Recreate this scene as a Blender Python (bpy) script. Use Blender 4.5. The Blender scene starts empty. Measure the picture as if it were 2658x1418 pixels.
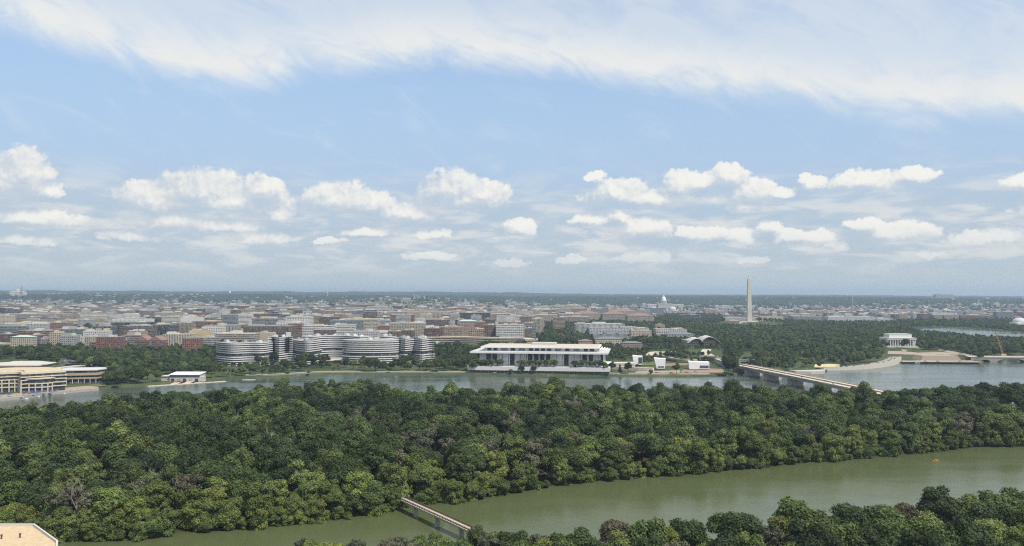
import bpy, bmesh, math, random
import numpy as np
from mathutils import Vector, Matrix

# ------------------------------------------------------------------ camera
W, H, F = 2658.0, 1418.0, 2193.0            # photo size and focal length in photo pixels
HY = 762.0                                  # eye-level row in the photo
EYE = 120.0                                 # eye height above the river
PITCH = math.atan((HY - H / 2) / F)
scene = bpy.context.scene
C = scene.collection

cam_d = bpy.data.cameras.new('camera')
cam_d.sensor_width = 36.0
cam_d.lens = 36.0 * F / W
cam_d.clip_start = 1.0
cam_d.clip_end = 90000.0
cam = bpy.data.objects.new('camera', cam_d)
cam.location = (0, 0, EYE)
cam.rotation_euler = (math.pi / 2 + PITCH, 0, 0)
C.objects.link(cam)
scene.camera = cam
scene.render.resolution_x, scene.render.resolution_y = 1024, 546

scene.view_settings.view_transform = 'Standard'
scene.view_settings.look = 'None'
scene.view_settings.exposure = 0.2
scene.view_settings.gamma = 1.0
scene.view_settings.use_curve_mapping = False
try:
    scene.cycles.use_denoising = False
    scene.cycles.pixel_filter_type = 'BLACKMAN_HARRIS'
    scene.cycles.filter_width = 1.15
    scene.cycles.max_bounces = 6
    scene.cycles.diffuse_bounces = 3
    scene.cycles.glossy_bounces = 2
    scene.cycles.transmission_bounces = 3
    scene.cycles.volume_bounces = 0
    scene.cycles.transparent_max_bounces = 8
    scene.cycles.sample_clamp_indirect = 4.0
except Exception:
    pass


def ray(px, py):
    """direction of a photo pixel"""
    u, v = (px - W / 2) / F, (H / 2 - py) / F
    c, s = math.cos(PITCH), math.sin(PITCH)
    return (u, c - v * s, s + v * c)


def azel(px, py):
    x, y, z = ray(px, py)
    return math.atan2(x, y), math.atan2(z, math.hypot(x, y))


def G(px, py, z=0.0):
    """point of the horizontal plane at height z seen at a photo pixel"""
    x, y, k = ray(px, py)
    t = (z - EYE) / k
    return (x * t, y * t)


def P(px, py, D):
    """point at forward distance D seen at a photo pixel"""
    x, y, k = ray(px, py)
    return (x / y * D, D, EYE + k / y * D)


def colpx(x, y):
    return W / 2 + F * x / y


# ------------------------------------------------------------------ sun and sky
SUN_EL, SUN_AZ = math.radians(56), math.radians(133)      # azimuth clockwise from the view axis (+Y)
SUN = Vector((math.sin(SUN_AZ) * math.cos(SUN_EL), math.cos(SUN_AZ) * math.cos(SUN_EL), math.sin(SUN_EL)))
sun_d = bpy.data.lights.new('sun', 'SUN')
sun_d.energy = 4.8
sun_d.angle = math.radians(0.5)
sun_d.color = (1.0, 0.95, 0.87)
sun = bpy.data.objects.new('sun', sun_d)
sun.rotation_euler = SUN.to_track_quat('Z', 'Y').to_euler()
sun.location = (300, -200, 600)
C.objects.link(sun)


class NT:
    """small helper for node trees"""
    def __init__(self, tree):
        self.t = tree

    def n(self, typ, **kw):
        nd = self.t.nodes.new(typ)
        ins = kw.pop('ins', None)
        for k, v in kw.items():
            setattr(nd, k, v)
        if ins:
            for k, v in ins.items():
                self.put(nd.inputs[k], v)
        return nd

    def put(self, sock, v):
        if isinstance(v, bpy.types.NodeSocket):
            self.t.links.new(v, sock)
        elif isinstance(v, bpy.types.Node):
            self.t.links.new(v.outputs[0], sock)
        else:
            if sock.type == 'RGBA' and len(v) == 3:
                v = (*v, 1)
            sock.default_value = v

    def m(self, op, a, b=None, c=None, clamp=False):
        nd = self.t.nodes.new('ShaderNodeMath')
        nd.operation = op
        nd.use_clamp = clamp
        for i, v in enumerate((a, b, c)):
            if v is not None:
                self.put(nd.inputs[i], v)
        return nd.outputs[0]

    def v(self, op, a, b=None, c=None):
        nd = self.t.nodes.new('ShaderNodeVectorMath')
        nd.operation = op
        for i, x in enumerate((a, b, c)):
            if x is not None:
                self.put(nd.inputs[i], x)
        return nd.outputs['Value'] if op in ('LENGTH', 'DOT_PRODUCT', 'DISTANCE') else nd.outputs[0]

    def step(self, x, lo, hi, a=0.0, b=1.0):
        nd = self.t.nodes.new('ShaderNodeMapRange')
        nd.interpolation_type = 'SMOOTHSTEP'
        for k, val in (('Value', x), ('From Min', lo), ('From Max', hi), ('To Min', a), ('To Max', b)):
            self.put(nd.inputs[k], val)
        return nd.outputs[0]

    def noise(self, vec, scale, detail=4.0, rough=0.55, dist=0.0, out=0, dims='3D'):
        nd = self.t.nodes.new('ShaderNodeTexNoise')
        nd.noise_dimensions = dims
        self.put(nd.inputs['Vector'], vec)
        nd.inputs['Scale'].default_value = scale
        nd.inputs['Detail'].default_value = detail
        nd.inputs['Roughness'].default_value = rough
        nd.inputs['Distortion'].default_value = dist
        return nd.outputs[out]

    def mix(self, f, a, b):
        nd = self.t.nodes.new('ShaderNodeMix')
        nd.data_type = 'RGBA'
        self.put(nd.inputs[0], f)
        self.put(nd.inputs[6], a)
        self.put(nd.inputs[7], b)
        return nd.outputs[2]

    def xyz(self, a, b, c=0.0):
        nd = self.t.nodes.new('ShaderNodeCombineXYZ')
        for i, v in enumerate((a, b, c)):
            self.put(nd.inputs[i], v)
        return nd.outputs[0]

    def curve(self, x, pts):
        nd = self.t.nodes.new('ShaderNodeFloatCurve')
        cm = nd.mapping
        cm.use_clip = False
        cv = cm.curves[0]
        while len(cv.points) < len(pts):
            cv.points.new(0.5, 0.5)
        for p, q in zip(cv.points, pts):
            p.location = q
            p.handle_type = 'AUTO'
        cm.update()
        self.put(nd.inputs['Value'], x)
        return nd.outputs[0]


# puffs of the cumulus bank, photo pixels / 1.0318: x, y, half width, half height
PUFFS = [(55, 425, 62, 50), (20, 452, 80, 38), (130, 474, 30, 13), (512, 470, 105, 44), (385, 487, 80, 33), (662, 468, 55, 30),
         (560, 500, 170, 26), (420, 545, 110, 20), (560, 560, 120, 16), (640, 592, 90, 14), (700, 536, 46, 20), (345, 590, 90, 10),
         (850, 490, 100, 34), (940, 505, 60, 24), (1020, 527, 85, 20), (1140, 465, 78, 42),
         (1215, 480, 70, 32), (1160, 495, 120, 18), (1310, 567, 46, 18), (1495, 548, 70, 13), (1552, 538, 36, 17), (1500, 440, 30, 10),
         (1555, 475, 80, 28), (1715, 455, 48, 30), (1832, 432, 44, 24), (1775, 448, 80, 20), (1660, 490, 190, 18), (1895, 474, 55, 26),
         (1880, 512, 60, 15), (1612, 568, 74, 24), (1770, 582, 70, 14), (1862, 586, 36, 17), (1620, 641, 70, 13), (2042, 452, 36, 15),
         (2180, 447, 85, 19), (2300, 435, 50, 16), (1938, 566, 30, 12), (1985, 592, 42, 16), (2062, 592, 42, 14),
         (2080, 616, 50, 10), (2262, 580, 90, 20), (2180, 560, 50, 11), (2500, 592, 100, 18), (2345, 636, 50, 7), (80, 602, 50, 10),
         (75, 540, 100, 18), (830, 604, 50, 7), (1440, 651, 34, 9), (1280, 658, 46, 8), (2630, 450, 90, 16), (2760, 520, 150, 40), (-120, 500, 100, 40),
         (1080, 585, 60, 9), (930, 580, 70, 8), (1960, 480, 40, 10), (1090, 640, 70, 8), (1900, 650, 40, 7)]


def build_world():
    w = bpy.data.worlds.new('World')
    scene.world = w
    w.use_nodes = True
    nt = w.node_tree
    nt.nodes.clear()
    N = NT(nt)
    # density field of the cumulus bank, as a function of azimuth / elevation
    grp = bpy.data.node_groups.new('cumulus_field', 'ShaderNodeTree')
    grp.interface.new_socket('dir', in_out='INPUT', socket_type='NodeSocketVector')
    grp.interface.new_socket('field', in_out='OUTPUT', socket_type='NodeSocketFloat')
    g = NT(grp)
    gi = grp.nodes.new('NodeGroupInput')
    go = grp.nodes.new('NodeGroupOutput')
    v0 = gi.outputs[0]
    w1 = g.v('SUBTRACT', g.noise(v0, 42.0, 3.0, 0.6, out=1), (0.5, 0.5, 0.5))
    w2 = g.v('SUBTRACT', g.noise(v0, 150.0, 4.0, 0.65, out=1), (0.5, 0.5, 0.5))
    vv = g.v('MULTIPLY_ADD', w1, (0.030, 0.014, 0), v0)
    vv = g.v('MULTIPLY_ADD', w2, (0.011, 0.0075, 0), vv)
    field = None
    for (x, y, hw, hh) in PUFFS:
        a, e = azel(x * 1.0318, (y + hh * 0.45) * 1.0318)
        sw, sh = hw * 1.0318 / F * 0.98, hh * 1.0318 / F * 1.28
        q = g.v('MULTIPLY_ADD', vv, (1 / sw, 1 / sh, 0), (-a / sw, -e / sh, 0))
        q = g.v('MAXIMUM', q, g.v('MULTIPLY', q, (1, -1.05, 0)))
        d = g.v('LENGTH', q)
        if field is None:
            field = d
        else:
            nd = grp.nodes.new('ShaderNodeMath')
            nd.operation = 'SMOOTH_MIN'
            g.put(nd.inputs[0], field)
            g.put(nd.inputs[1], d)
            nd.inputs[2].default_value = 0.25
            field = nd.outputs[0]
    fn = g.m('SUBTRACT', g.noise(v0, 70.0, 6.0, 0.62), 0.5)
    field = g.m('MULTIPLY_ADD', fn, 0.74, field)
    g.put(go.inputs[0], field)

    tc = N.n('ShaderNodeTexCoord')
    sep = N.n('ShaderNodeSeparateXYZ', ins={0: tc.outputs['Generated']})
    dx, dy, dz = sep.outputs
    az = N.m('ARCTAN2', dx, dy)
    el = N.m('ARCSINE', dz)
    ae = N.xyz(az, el)
    sky = N.n('ShaderNodeTexSky', sky_type='NISHITA', sun_disc=False, sun_elevation=SUN_EL, sun_rotation=SUN_AZ,
              altitude=120.0, air_density=1.15, dust_density=0.35, ozone_density=3.0)
    sky_c = N.n('ShaderNodeBackground', ins={0: sky, 'Strength': 0.15})
    # pale damp air low over the horizon, a layer of the sky itself
    low = N.m('MULTIPLY', N.step(el, 0.46, 0.06), 0.98)
    low = N.m('MULTIPLY', low, N.step(el, -0.2, -0.02))
    damp = N.n('ShaderNodeBackground', ins={0: N.mix(N.step(el, 0.16, 0.02), (0.375, 0.495, 0.66), (0.425, 0.505, 0.56)), 'Strength': 1.0})
    bg = N.n('ShaderNodeMixShader', ins={0: low, 1: sky_c.outputs[0], 2: damp.outputs[0]})

    # cumulus
    f0 = N.n('ShaderNodeGroup', node_tree=grp, ins={0: ae}).outputs[0]
    f1 = N.n('ShaderNodeGroup', node_tree=grp, ins={0: N.v('ADD', ae, (0.005, 0.0125, 0))}).outputs[0]
    cu = N.step(f0, 1.20, 0.93)
    rel = N.m('SUBTRACT', f1, f0)
    big = N.noise(N.v('MULTIPLY', ae, (1, 1.6, 1)), 26.0, 4.0, 0.6)
    lump = N.m('SUBTRACT', N.noise(ae, 75.0, 4.0, 0.62), N.noise(N.v('ADD', ae, (0.002, 0.0045, 0)), 75.0, 4.0, 0.62))
    soft = N.step(rel, -1.0, 0.15)
    rel = N.m('ADD', N.m('MULTIPLY_ADD', N.m('SUBTRACT', big, 0.5), 0.8, rel), N.m('MULTIPLY', lump, 0.9))
    lit = N.step(rel, -0.35, 0.95)
    cu = N.m('MULTIPLY', cu, N.m('MULTIPLY', soft, N.step(lit, 0.0, 0.7, 0.66, 0.94)))
    cu = N.m('MULTIPLY', cu, N.step(el, 0.012, 0.085, 0.30, 1.0))
    # low ragged cloud streaks over the horizon
    st = N.noise(N.xyz(N.m('MULTIPLY', az, 8.0), N.m('MULTIPLY', el, 34.0)), 1.7, 7.0, 0.6, 0.3)
    st2 = N.noise(N.xyz(N.m('MULTIPLY', az, 3.0), N.m('MULTIPLY', el, 9.0)), 1.7, 3.0, 0.5, 0.0)
    band = N.m('MULTIPLY', N.step(el, 0.008, 0.05), N.step(el, 0.165, 0.075))
    cover = N.m('ADD', N.m('MULTIPLY', st, 0.7), N.m('MULTIPLY', st2, 0.3))
    strk = N.m('MULTIPLY', N.step(cover, 0.37, 0.57), N.m('MULTIPLY', band, 0.70))
    sl = N.step(st, 0.43, 0.64)
    # cirrus sheet: lower edge as a curve over azimuth
    xs = [(-900, 60), (-200, 50), (0, 75), (200, 140), (420, 205), (620, 232), (860, 205), (1100, 178), (1300, 186), (1500, 216), (1800, 250), (2050, 290),
          (2350, 318), (2658, 326), (3500, 330)]
    pts = []
    for (x, y) in xs:
        a, e = azel(x, y)
        pts.append(((a + 1.0) / 2.0, e))
    edge = N.curve(N.m('MULTIPLY_ADD', az, 0.5, 0.5), pts)
    # fibres run obliquely across the sheet
    rot = N.n('ShaderNodeVectorRotate', rotation_type='Z_AXIS', ins={'Vector': ae, 'Angle': math.radians(24)}).outputs[0]
    n1 = N.noise(ae, 8.0, 5.0, 0.55, 0.3)
    n2 = N.noise(N.v('MULTIPLY', rot, (9.0, 24.0, 1)), 1.0, 8.0, 0.62, 0.8)
    n3 = N.noise(N.v('MULTIPLY', rot, (30.0, 90.0, 1)), 1.0, 6.0, 0.65, 1.2)
    over = N.m('ADD', N.m('SUBTRACT', el, edge), N.m('MULTIPLY', N.m('SUBTRACT', n1, 0.5), 0.030))
    over = N.m('ADD', over, N.m('MULTIPLY', N.m('SUBTRACT', n2, 0.5), 0.045))
    over = N.m('ADD', over, N.m('MULTIPLY', N.m('SUBTRACT', n3, 0.5), 0.013))
    rise = N.step(over, -0.012, 0.030)
    thin = N.step(N.m('ADD', over, N.m('MULTIPLY', N.m('SUBTRACT', n2, 0.5), 0.04)), 0.030, 0.085, 1.0, 0.66)
    holes = N.m('ADD', N.m('MULTIPLY', n2, 0.6), N.m('MULTIPLY', n1, 0.4))
    fill = N.step(holes, 0.34, 0.56, 0.60, 1.0)
    veil = N.m('MULTIPLY', N.m('MULTIPLY', rise, thin), fill)
    veil = N.m('MULTIPLY', veil, 0.95)
    wisp = N.m('MULTIPLY', N.step(n2, 0.50, 0.78), N.m('MULTIPLY', N.step(el, 0.09, 0.16), 0.30))
    veil = N.m('MAXIMUM', veil, wisp)

    c_veil = N.n('ShaderNodeBackground', ins={0: N.mix(veil, (0.595, 0.67, 0.75), (0.755, 0.755, 0.73)), 'Strength': 1.0})
    c_cu = N.n('ShaderNodeBackground', ins={0: N.mix(lit, (0.49, 0.55, 0.615), (0.82, 0.81, 0.76)), 'Strength': 1.0})
    c_st = N.n('ShaderNodeBackground', ins={0: N.mix(sl, (0.475, 0.545, 0.62), (0.72, 0.715, 0.69)), 'Strength': 1.0})
    m1 = N.n('ShaderNodeMixShader', ins={0: veil, 1: bg.outputs[0], 2: c_veil.outputs[0]})
    m2 = N.n('ShaderNodeMixShader', ins={0: strk, 1: m1.outputs[0], 2: c_st.outputs[0]})
    m3 = N.n('ShaderNodeMixShader', ins={0: cu, 1: m2.outputs[0], 2: c_cu.outputs[0]})
    out = N.n('ShaderNodeOutputWorld', ins={0: m3.outputs[0]})
    w.cycles.sampling_method = 'NONE'


build_world()
random.seed(7)
rng = np.random.default_rng(11)

# ------------------------------------------------------------------ mesh helpers
def tag(o, label=None, cat=None, group=None, kind=None):
    if label:
        o['label'] = label
    if cat:
        o['category'] = cat
    if group:
        o['group'] = group
    if kind:
        o['kind'] = kind
    return o


def link(o, parent=None):
    C.objects.link(o)
    if parent is not None:
        o.parent = parent
    return o


def empty(name, loc=(0, 0, 0), rz=0.0):
    o = bpy.data.objects.new(name, None)
    o.empty_display_size = 0.5
    o.location = loc
    o.rotation_euler = (0, 0, rz)
    C.objects.link(o)
    return o


def copy_tree(o, parent=None):
    c = o.copy()
    C.objects.link(c)
    c.parent = parent
    for ch in list(o.children):
        copy_tree(ch, c)
    return c


class MB:
    """collects faces with UVs in metres and material slots; build() links ONE mesh object"""
    def __init__(self):
        self.v, self.f, self.uv, self.mi = [], [], [], []

    def face(self, pts, uv=None, mi=0):
        b = len(self.v)
        self.v += [tuple(p) for p in pts]
        self.f.append(tuple(range(b, b + len(pts))))
        self.uv += uv if uv else [(p[0], p[1]) for p in pts]
        self.mi.append(mi)

    def wall(self, a, b, z0, z1, mi=0, u0=0.0, za=None):
        L = math.hypot(b[0] - a[0], b[1] - a[1])
        zb = z0 if za is None else za
        self.face([(a[0], a[1], z0), (b[0], b[1], z0), (b[0], b[1], z1), (a[0], a[1], z1)],
                  [(u0, z0 - zb), (u0 + L, z0 - zb), (u0 + L, z1 - zb), (u0, z1 - zb)], mi)
        return u0 + L

    def prism(self, poly, z0, z1, mi=0, top=None, bottom=False, za=None):
        """poly counter-clockwise"""
        n = len(poly)
        u = 0.0
        for i in range(n):
            u = self.wall(poly[i], poly[(i + 1) % n], z0, z1, mi, u, za)
        if top is not None:
            self.face([(p[0], p[1], z1) for p in poly], None, top)
        if bottom:
            self.face([(p[0], p[1], z0) for p in reversed(poly)], None, mi)

    def box(self, x0, x1, y0, y1, z0, z1, mi=0, top=None):
        self.prism([(x0, y0), (x1, y0), (x1, y1), (x0, y1)], z0, z1, mi, mi if top is None else top, True)

    def obox(self, cx, cy, w, d, z0, z1, rz=0.0, mi=0, top=None):
        c, s = math.cos(rz), math.sin(rz)
        q = [(cx + a * c - b * s, cy + a * s + b * c) for a, b in ((-w / 2, -d / 2), (w / 2, -d / 2), (w / 2, d / 2), (-w / 2, d / 2))]
        self.prism(q, z0, z1, mi, mi if top is None else top, True)

    def bar(self, a, b, w, h=None, mi=0):
        """rectangular bar from a to b"""
        a, b = Vector(a), Vector(b)
        h = w if h is None else h
        d = (b - a).normalized()
        up = Vector((0, 0, 1)) if abs(d.z) < 0.95 else Vector((0, 1, 0))
        s = d.cross(up).normalized() * (w / 2)
        t = s.cross(d).normalized() * (h / 2)
        q = [(-1, -1), (1, -1), (1, 1), (-1, 1)]
        A = [a + s * i + t * j for i, j in q]
        B = [b + s * i + t * j for i, j in q]
        for i in range(4):
            j = (i + 1) % 4
            self.face([A[i], A[j], B[j], B[i]], None, mi)
        self.face(A[::-1], None, mi)
        self.face(B, None, mi)

    def cyl(self, cx, cy, r0, r1, z0, z1, n=12, mi=0, cap=True):
        A = [(cx + r0 * math.cos(2 * math.pi * i / n), cy + r0 * math.sin(2 * math.pi * i / n), z0) for i in range(n)]
        B = [(cx + r1 * math.cos(2 * math.pi * i / n), cy + r1 * math.sin(2 * math.pi * i / n), z1) for i in range(n)]
        for i in range(n):
            j = (i + 1) % n
            self.face([A[i], A[j], B[j], B[i]], None, mi)
        if cap:
            self.face(B, None, mi)

    def lathe(self, cx, cy, prof, n=20, mi=0):
        for (r0, z0), (r1, z1) in zip(prof, prof[1:]):
            self.cyl(cx, cy, r0, r1, z0, z1, n, mi, False)

    def hip(self, cx, cy, w, d, z0, h, rz=0.0, mi=0, over=0.6):
        c, s = math.cos(rz), math.sin(rz)
        w2, d2 = w / 2 + over, d / 2 + over
        k = max(w2 - d2, 0.0) if w2 > d2 else 0.0
        kk = max(d2 - w2, 0.0)
        T = lambda a, b, z: (cx + a * c - b * s, cy + a * s + b * c, z)
        q = [T(-w2, -d2, z0), T(w2, -d2, z0), T(w2, d2, z0), T(-w2, d2, z0)]
        r0, r1 = (T(-k, 0, z0 + h), T(k, 0, z0 + h)) if w2 > d2 else (T(0, -kk, z0 + h), T(0, kk, z0 + h))
        if w2 > d2:
            self.face([q[0], q[1], r1, r0], None, mi)
            self.face([q[2], q[3], r0, r1], None, mi)
            self.face([q[1], q[2], r1], None, mi)
            self.face([q[3], q[0], r0], None, mi)
        else:
            self.face([q[0], q[1], r0], None, mi)
            self.face([q[2], q[3], r1], None, mi)
            self.face([q[1], q[2], r1, r0], None, mi)
            self.face([q[3], q[0], r0, r1], None, mi)

    def build(self, name, mats, parent=None, smooth=False):
        me = bpy.data.meshes.new(name)
        me.from_pydata(self.v, [], self.f)
        uvl = me.uv_layers.new(name='UVMap')
        uvl.data.foreach_set('uv', np.array(self.uv, dtype=np.float32).ravel())
        if not isinstance(mats, (list, tuple)):
            mats = [mats]
        for m in mats:
            me.materials.append(m)
        me.polygons.foreach_set('material_index', np.array(self.mi, dtype=np.int32))
        if smooth:
            me.polygons.foreach_set('use_smooth', np.ones(len(self.f), dtype=bool))
        me.update()
        return link(bpy.data.objects.new(name, me), parent)


def grid_mesh(name, X, Y, Z, mat, kind='structure', smooth=True):
    """rows x cols arrays -> one sheet"""
    r, c = X.shape
    me = bpy.data.meshes.new(name)
    v = np.stack([X, Y, Z], -1).reshape(-1, 3)
    idx = np.arange(r * c).reshape(r, c)
    f = np.stack([idx[:-1, :-1], idx[:-1, 1:], idx[1:, 1:], idx[1:, :-1]], -1).reshape(-1, 4)
    me.vertices.add(len(v))
    me.vertices.foreach_set('co', v.astype(np.float32).ravel())
    me.loops.add(f.size)
    me.loops.foreach_set('vertex_index', f.astype(np.int32).ravel())
    me.polygons.add(len(f))
    me.polygons.foreach_set('loop_start', np.arange(0, f.size, 4, dtype=np.int32))
    if smooth:
        me.polygons.foreach_set('use_smooth', np.ones(len(f), dtype=bool))
    me.materials.append(mat)
    me.update()
    me.validate()
    o = link(bpy.data.objects.new(name, me))
    o['kind'] = kind
    return o


# ------------------------------------------------------------------ materials
def newmat(name):
    m = bpy.data.materials.new(name)
    m.use_nodes = True
    m.node_tree.nodes.clear()
    return m, NT(m.node_tree)


def out(N, shader):
    N.n('ShaderNodeOutputMaterial', ins={0: shader})


def plain(name, col, rough=0.8, var=0.12, scale=0.25, metal=0.0, spec=0.3):
    """flat colour with slight weathering"""
    m, N = newmat(name)
    tc = N.n('ShaderNodeTexCoord')
    no = N.noise(tc.outputs['Object'], scale, 4.0, 0.6)
    k = N.m('MULTIPLY_ADD', N.m('SUBTRACT', no, 0.5), 2 * var, 1.0)
    c = N.v('SCALE', col)
    c.node.inputs['Scale'].default_value = 1.0
    N.put(c.node.inputs['Scale'], k)
    b = N.n('ShaderNodeBsdfPrincipled', ins={'Base Color': c, 'Roughness': rough, 'Metallic': metal, 'Specular IOR Level': spec})
    out(N, b)
    return m


MAT = {}
for nm, col, ro in (('white_paint', (0.66, 0.66, 0.645), 0.6), ('marble', (0.57, 0.56, 0.53), 0.55), ('limestone', (0.47, 0.445, 0.385), 0.85), ('pale_stone', (0.42, 0.40, 0.355), 0.85),
                    ('concrete', (0.29, 0.28, 0.26), 0.9), ('concrete_pale', (0.50, 0.46, 0.38), 0.9), ('asphalt', (0.075, 0.075, 0.075), 0.9), ('deck_pale', (0.46, 0.40, 0.31), 0.9),
                    ('gravel', (0.42, 0.31, 0.19), 0.95), ('roof_tan', (0.46, 0.37, 0.25), 0.95), ('roof_grey', (0.30, 0.30, 0.29), 0.9), ('roof_dark', (0.10, 0.10, 0.105), 0.85),
                    ('roof_white', (0.46, 0.455, 0.435), 0.8), ('roof_slate', (0.15, 0.155, 0.165), 0.7), ('roof_green', (0.23, 0.33, 0.28), 0.75), ('roof_red', (0.215, 0.135, 0.112), 0.85),
                    ('bronze', (0.08, 0.06, 0.045), 0.5), ('dark_metal', (0.05, 0.05, 0.052), 0.5), ('steel', (0.45, 0.46, 0.47), 0.45), ('bark', (0.10, 0.085, 0.065), 0.95),
                    ('bark_grey', (0.24, 0.21, 0.175), 0.95), ('wood_deck', (0.15, 0.11, 0.08), 0.9), ('sand', (0.50, 0.43, 0.24), 0.95), ('orange_paint', (0.60, 0.20, 0.05), 0.6),
                    ('red_paint', (0.42, 0.06, 0.04), 0.4), ('blue_cloth', (0.05, 0.09, 0.30), 0.9), ('green_sign', (0.05, 0.19, 0.15), 0.5), ('hall_roof', (0.46, 0.40, 0.31), 0.95), ('crane_paint', (0.40, 0.22, 0.09), 0.6), ('blue_paint', (0.05, 0.08, 0.2), 0.4),
                    ('silver_paint', (0.5, 0.5, 0.51), 0.35), ('black_paint', (0.02, 0.02, 0.022), 0.35), ('tan_brick', (0.36, 0.28, 0.19), 0.9), ('grey_louver', (0.27, 0.27, 0.27), 0.7),
                    ('cloth_dark', (0.05, 0.05, 0.07), 0.9), ('cloth_pale', (0.5, 0.48, 0.45), 0.9), ('brown_dirt', (0.22, 0.15, 0.10), 0.95), ('plaza', (0.30, 0.245, 0.19), 0.9), ('balcony_grey', (0.58, 0.575, 0.56), 0.75), ('marble_white', (0.76, 0.765, 0.77), 0.5),
                    ('roof_copper_pale', (0.36, 0.45, 0.41), 0.7), ('cream', (0.52, 0.46, 0.34), 0.85)):
    MAT[nm] = plain(nm, col, ro)


def glass_mat(name, col=(0.03, 0.04, 0.05), rough=0.12):
    m, N = newmat(name)
    b = N.n('ShaderNodeBsdfPrincipled', ins={'Base Color': col, 'Roughness': rough, 'Specular IOR Level': 0.6})
    out(N, b)
    return m


MAT['glass'] = glass_mat('dark_glass')
MAT['glass_blue'] = glass_mat('blue_glass', (0.06, 0.09, 0.12))


def facade(name, wall, style, glass=(0.05, 0.055, 0.065), pu=3.4, pv=3.5, fu=0.55, fv=0.5):
    """wall with windows laid out in metres along the UVs"""
    m, N = newmat(name)
    uv = N.n('ShaderNodeUVMap').outputs[0]
    s = N.n('ShaderNodeSeparateXYZ', ins={0: uv})
    U, V = N.m('DIVIDE', s.outputs[0], pu), N.m('DIVIDE', s.outputs[1], pv)
    fuv = N.m('FRACT', U)
    fvv = N.m('FRACT', V)
    cell = N.n('ShaderNodeTexWhiteNoise', noise_dimensions='2D', ins={'Vector': N.xyz(N.m('FLOOR', U), N.m('FLOOR', V))})
    mu = N.m('MULTIPLY', N.m('GREATER_THAN', fuv, (1 - fu) / 2), N.m('LESS_THAN', fuv, (1 + fu) / 2))
    mv = N.m('MULTIPLY', N.m('GREATER_THAN', fvv, (1 - fv) / 2), N.m('LESS_THAN', fvv, (1 + fv) / 2))
    if style == 'grid':
        win = N.m('MULTIPLY', mu, mv)
    elif style == 'ribbon':
        win = N.m('MULTIPLY', mv, N.m('GREATER_THAN', fuv, 0.07))
    elif style == 'vert':
        win = N.m('MULTIPLY', mu, N.m('GREATER_THAN', fvv, 0.12))
    elif style == 'glass':
        win = N.m('MULTIPLY', N.m('GREATER_THAN', fuv, 0.06), N.m('GREATER_THAN', fvv, 0.14))
    else:
        win = N.m('MULTIPLY', mu, 0.0)
    oi = N.n('ShaderNodeObjectInfo')
    tone = N.m('MULTIPLY_ADD', oi.outputs['Random'], 0.30, 0.85)
    dirt = N.noise(uv, 0.12, 4.0, 0.6)
    tone = N.m('MULTIPLY', tone, N.m('MULTIPLY_ADD', dirt, 0.3, 0.85))
    wc = N.v('SCALE', wall)
    N.put(wc.node.inputs['Scale'], tone)
    gc = N.v('SCALE', glass)
    N.put(gc.node.inputs['Scale'], N.m('MULTIPLY_ADD', N.m('POWER', cell.outputs[0], 3.0), 3.0, 0.55))
    col = N.mix(win, wc, gc)
    b = N.n('ShaderNodeBsdfPrincipled', ins={'Base Color': col, 'Roughness': N.m('MULTIPLY_ADD', win, -0.62, 0.85), 'Specular IOR Level': 0.4})
    out(N, b)
    return m


FC = {}
_pal = {'white': (0.50, 0.49, 0.46), 'pale grey': (0.33, 0.33, 0.32), 'beige': (0.355, 0.30, 0.225), 'tan': (0.27, 0.205, 0.14), 'cream': (0.43, 0.375, 0.27), 'grey': (0.20, 0.20, 0.20),
        'brown': (0.155, 0.105, 0.078), 'red brick': (0.20, 0.092, 0.065), 'dark brick': (0.12, 0.070, 0.055), 'blue grey': (0.15, 0.18, 0.20), 'pinkish': (0.34, 0.225, 0.175),
        'yellow tan': (0.43, 0.32, 0.17), 'black': (0.040, 0.042, 0.047), 'green grey': (0.15, 0.185, 0.165)}
_sty = {'grid': dict(pu=3.6, pv=3.4, fu=0.56, fv=0.5), 'ribbon': dict(pu=4.0, pv=3.6, fu=1.0, fv=0.48), 'vert': dict(pu=3.0, pv=3.5, fu=0.5, fv=0.8),
        'glass': dict(pu=2.4, pv=3.6), 'blank': dict(), 'deep': dict(pu=4.4, pv=3.7, fu=0.72, fv=0.58)}


for _k, _c in list(_pal.items()):
    _l = .3 * _c[0] + .55 * _c[1] + .15 * _c[2]
    _pal[_k] = tuple(1.06 * (_l + (q - _l) * .88) for q in _c)


def fac(col, style):
    k = (col, style)
    if k not in FC:
        FC[k] = facade(('%s_%s_facade' % (col, style)).replace(' ', '_'), _pal[col], 'grid' if style == 'deep' else style, **_sty[style])
    return FC[k]


def leaf_mat(name, dark, mid, light):
    """leaves: the hue varies from tree to tree and from leaf to leaf"""
    m, N = newmat(name)
    oi = N.n('ShaderNodeObjectInfo')
    at = N.n('ShaderNodeAttribute', attribute_name='leaf')
    r = oi.outputs['Random']
    c = N.mix(N.step(r, 0.0, 0.6), dark, mid)
    c = N.mix(N.step(r, 0.66, 1.0), c, light)
    tone = N.m('MULTIPLY_ADD', at.outputs['Fac'], 0.75, 0.62)
    r2 = N.m('FRACT', N.m('MULTIPLY', r, 7.13))
    tone = N.m('MULTIPLY', tone, N.m('MULTIPLY_ADD', r2, 0.55, 0.72))
    cc = N.v('SCALE', c)
    N.put(cc.node.inputs['Scale'], tone)
    d = N.n('ShaderNodeBsdfPrincipled', ins={'Base Color': cc, 'Roughness': 0.6, 'Specular IOR Level': 0.18})
    tcol = N.v('MULTIPLY', cc, (1.25, 1.35, 0.6))
    t = N.n('ShaderNodeBsdfTranslucent', ins={'Color': tcol})
    out(N, N.n('ShaderNodeMixShader', ins={0: 0.28, 1: d, 2: t}))
    return m


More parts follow.
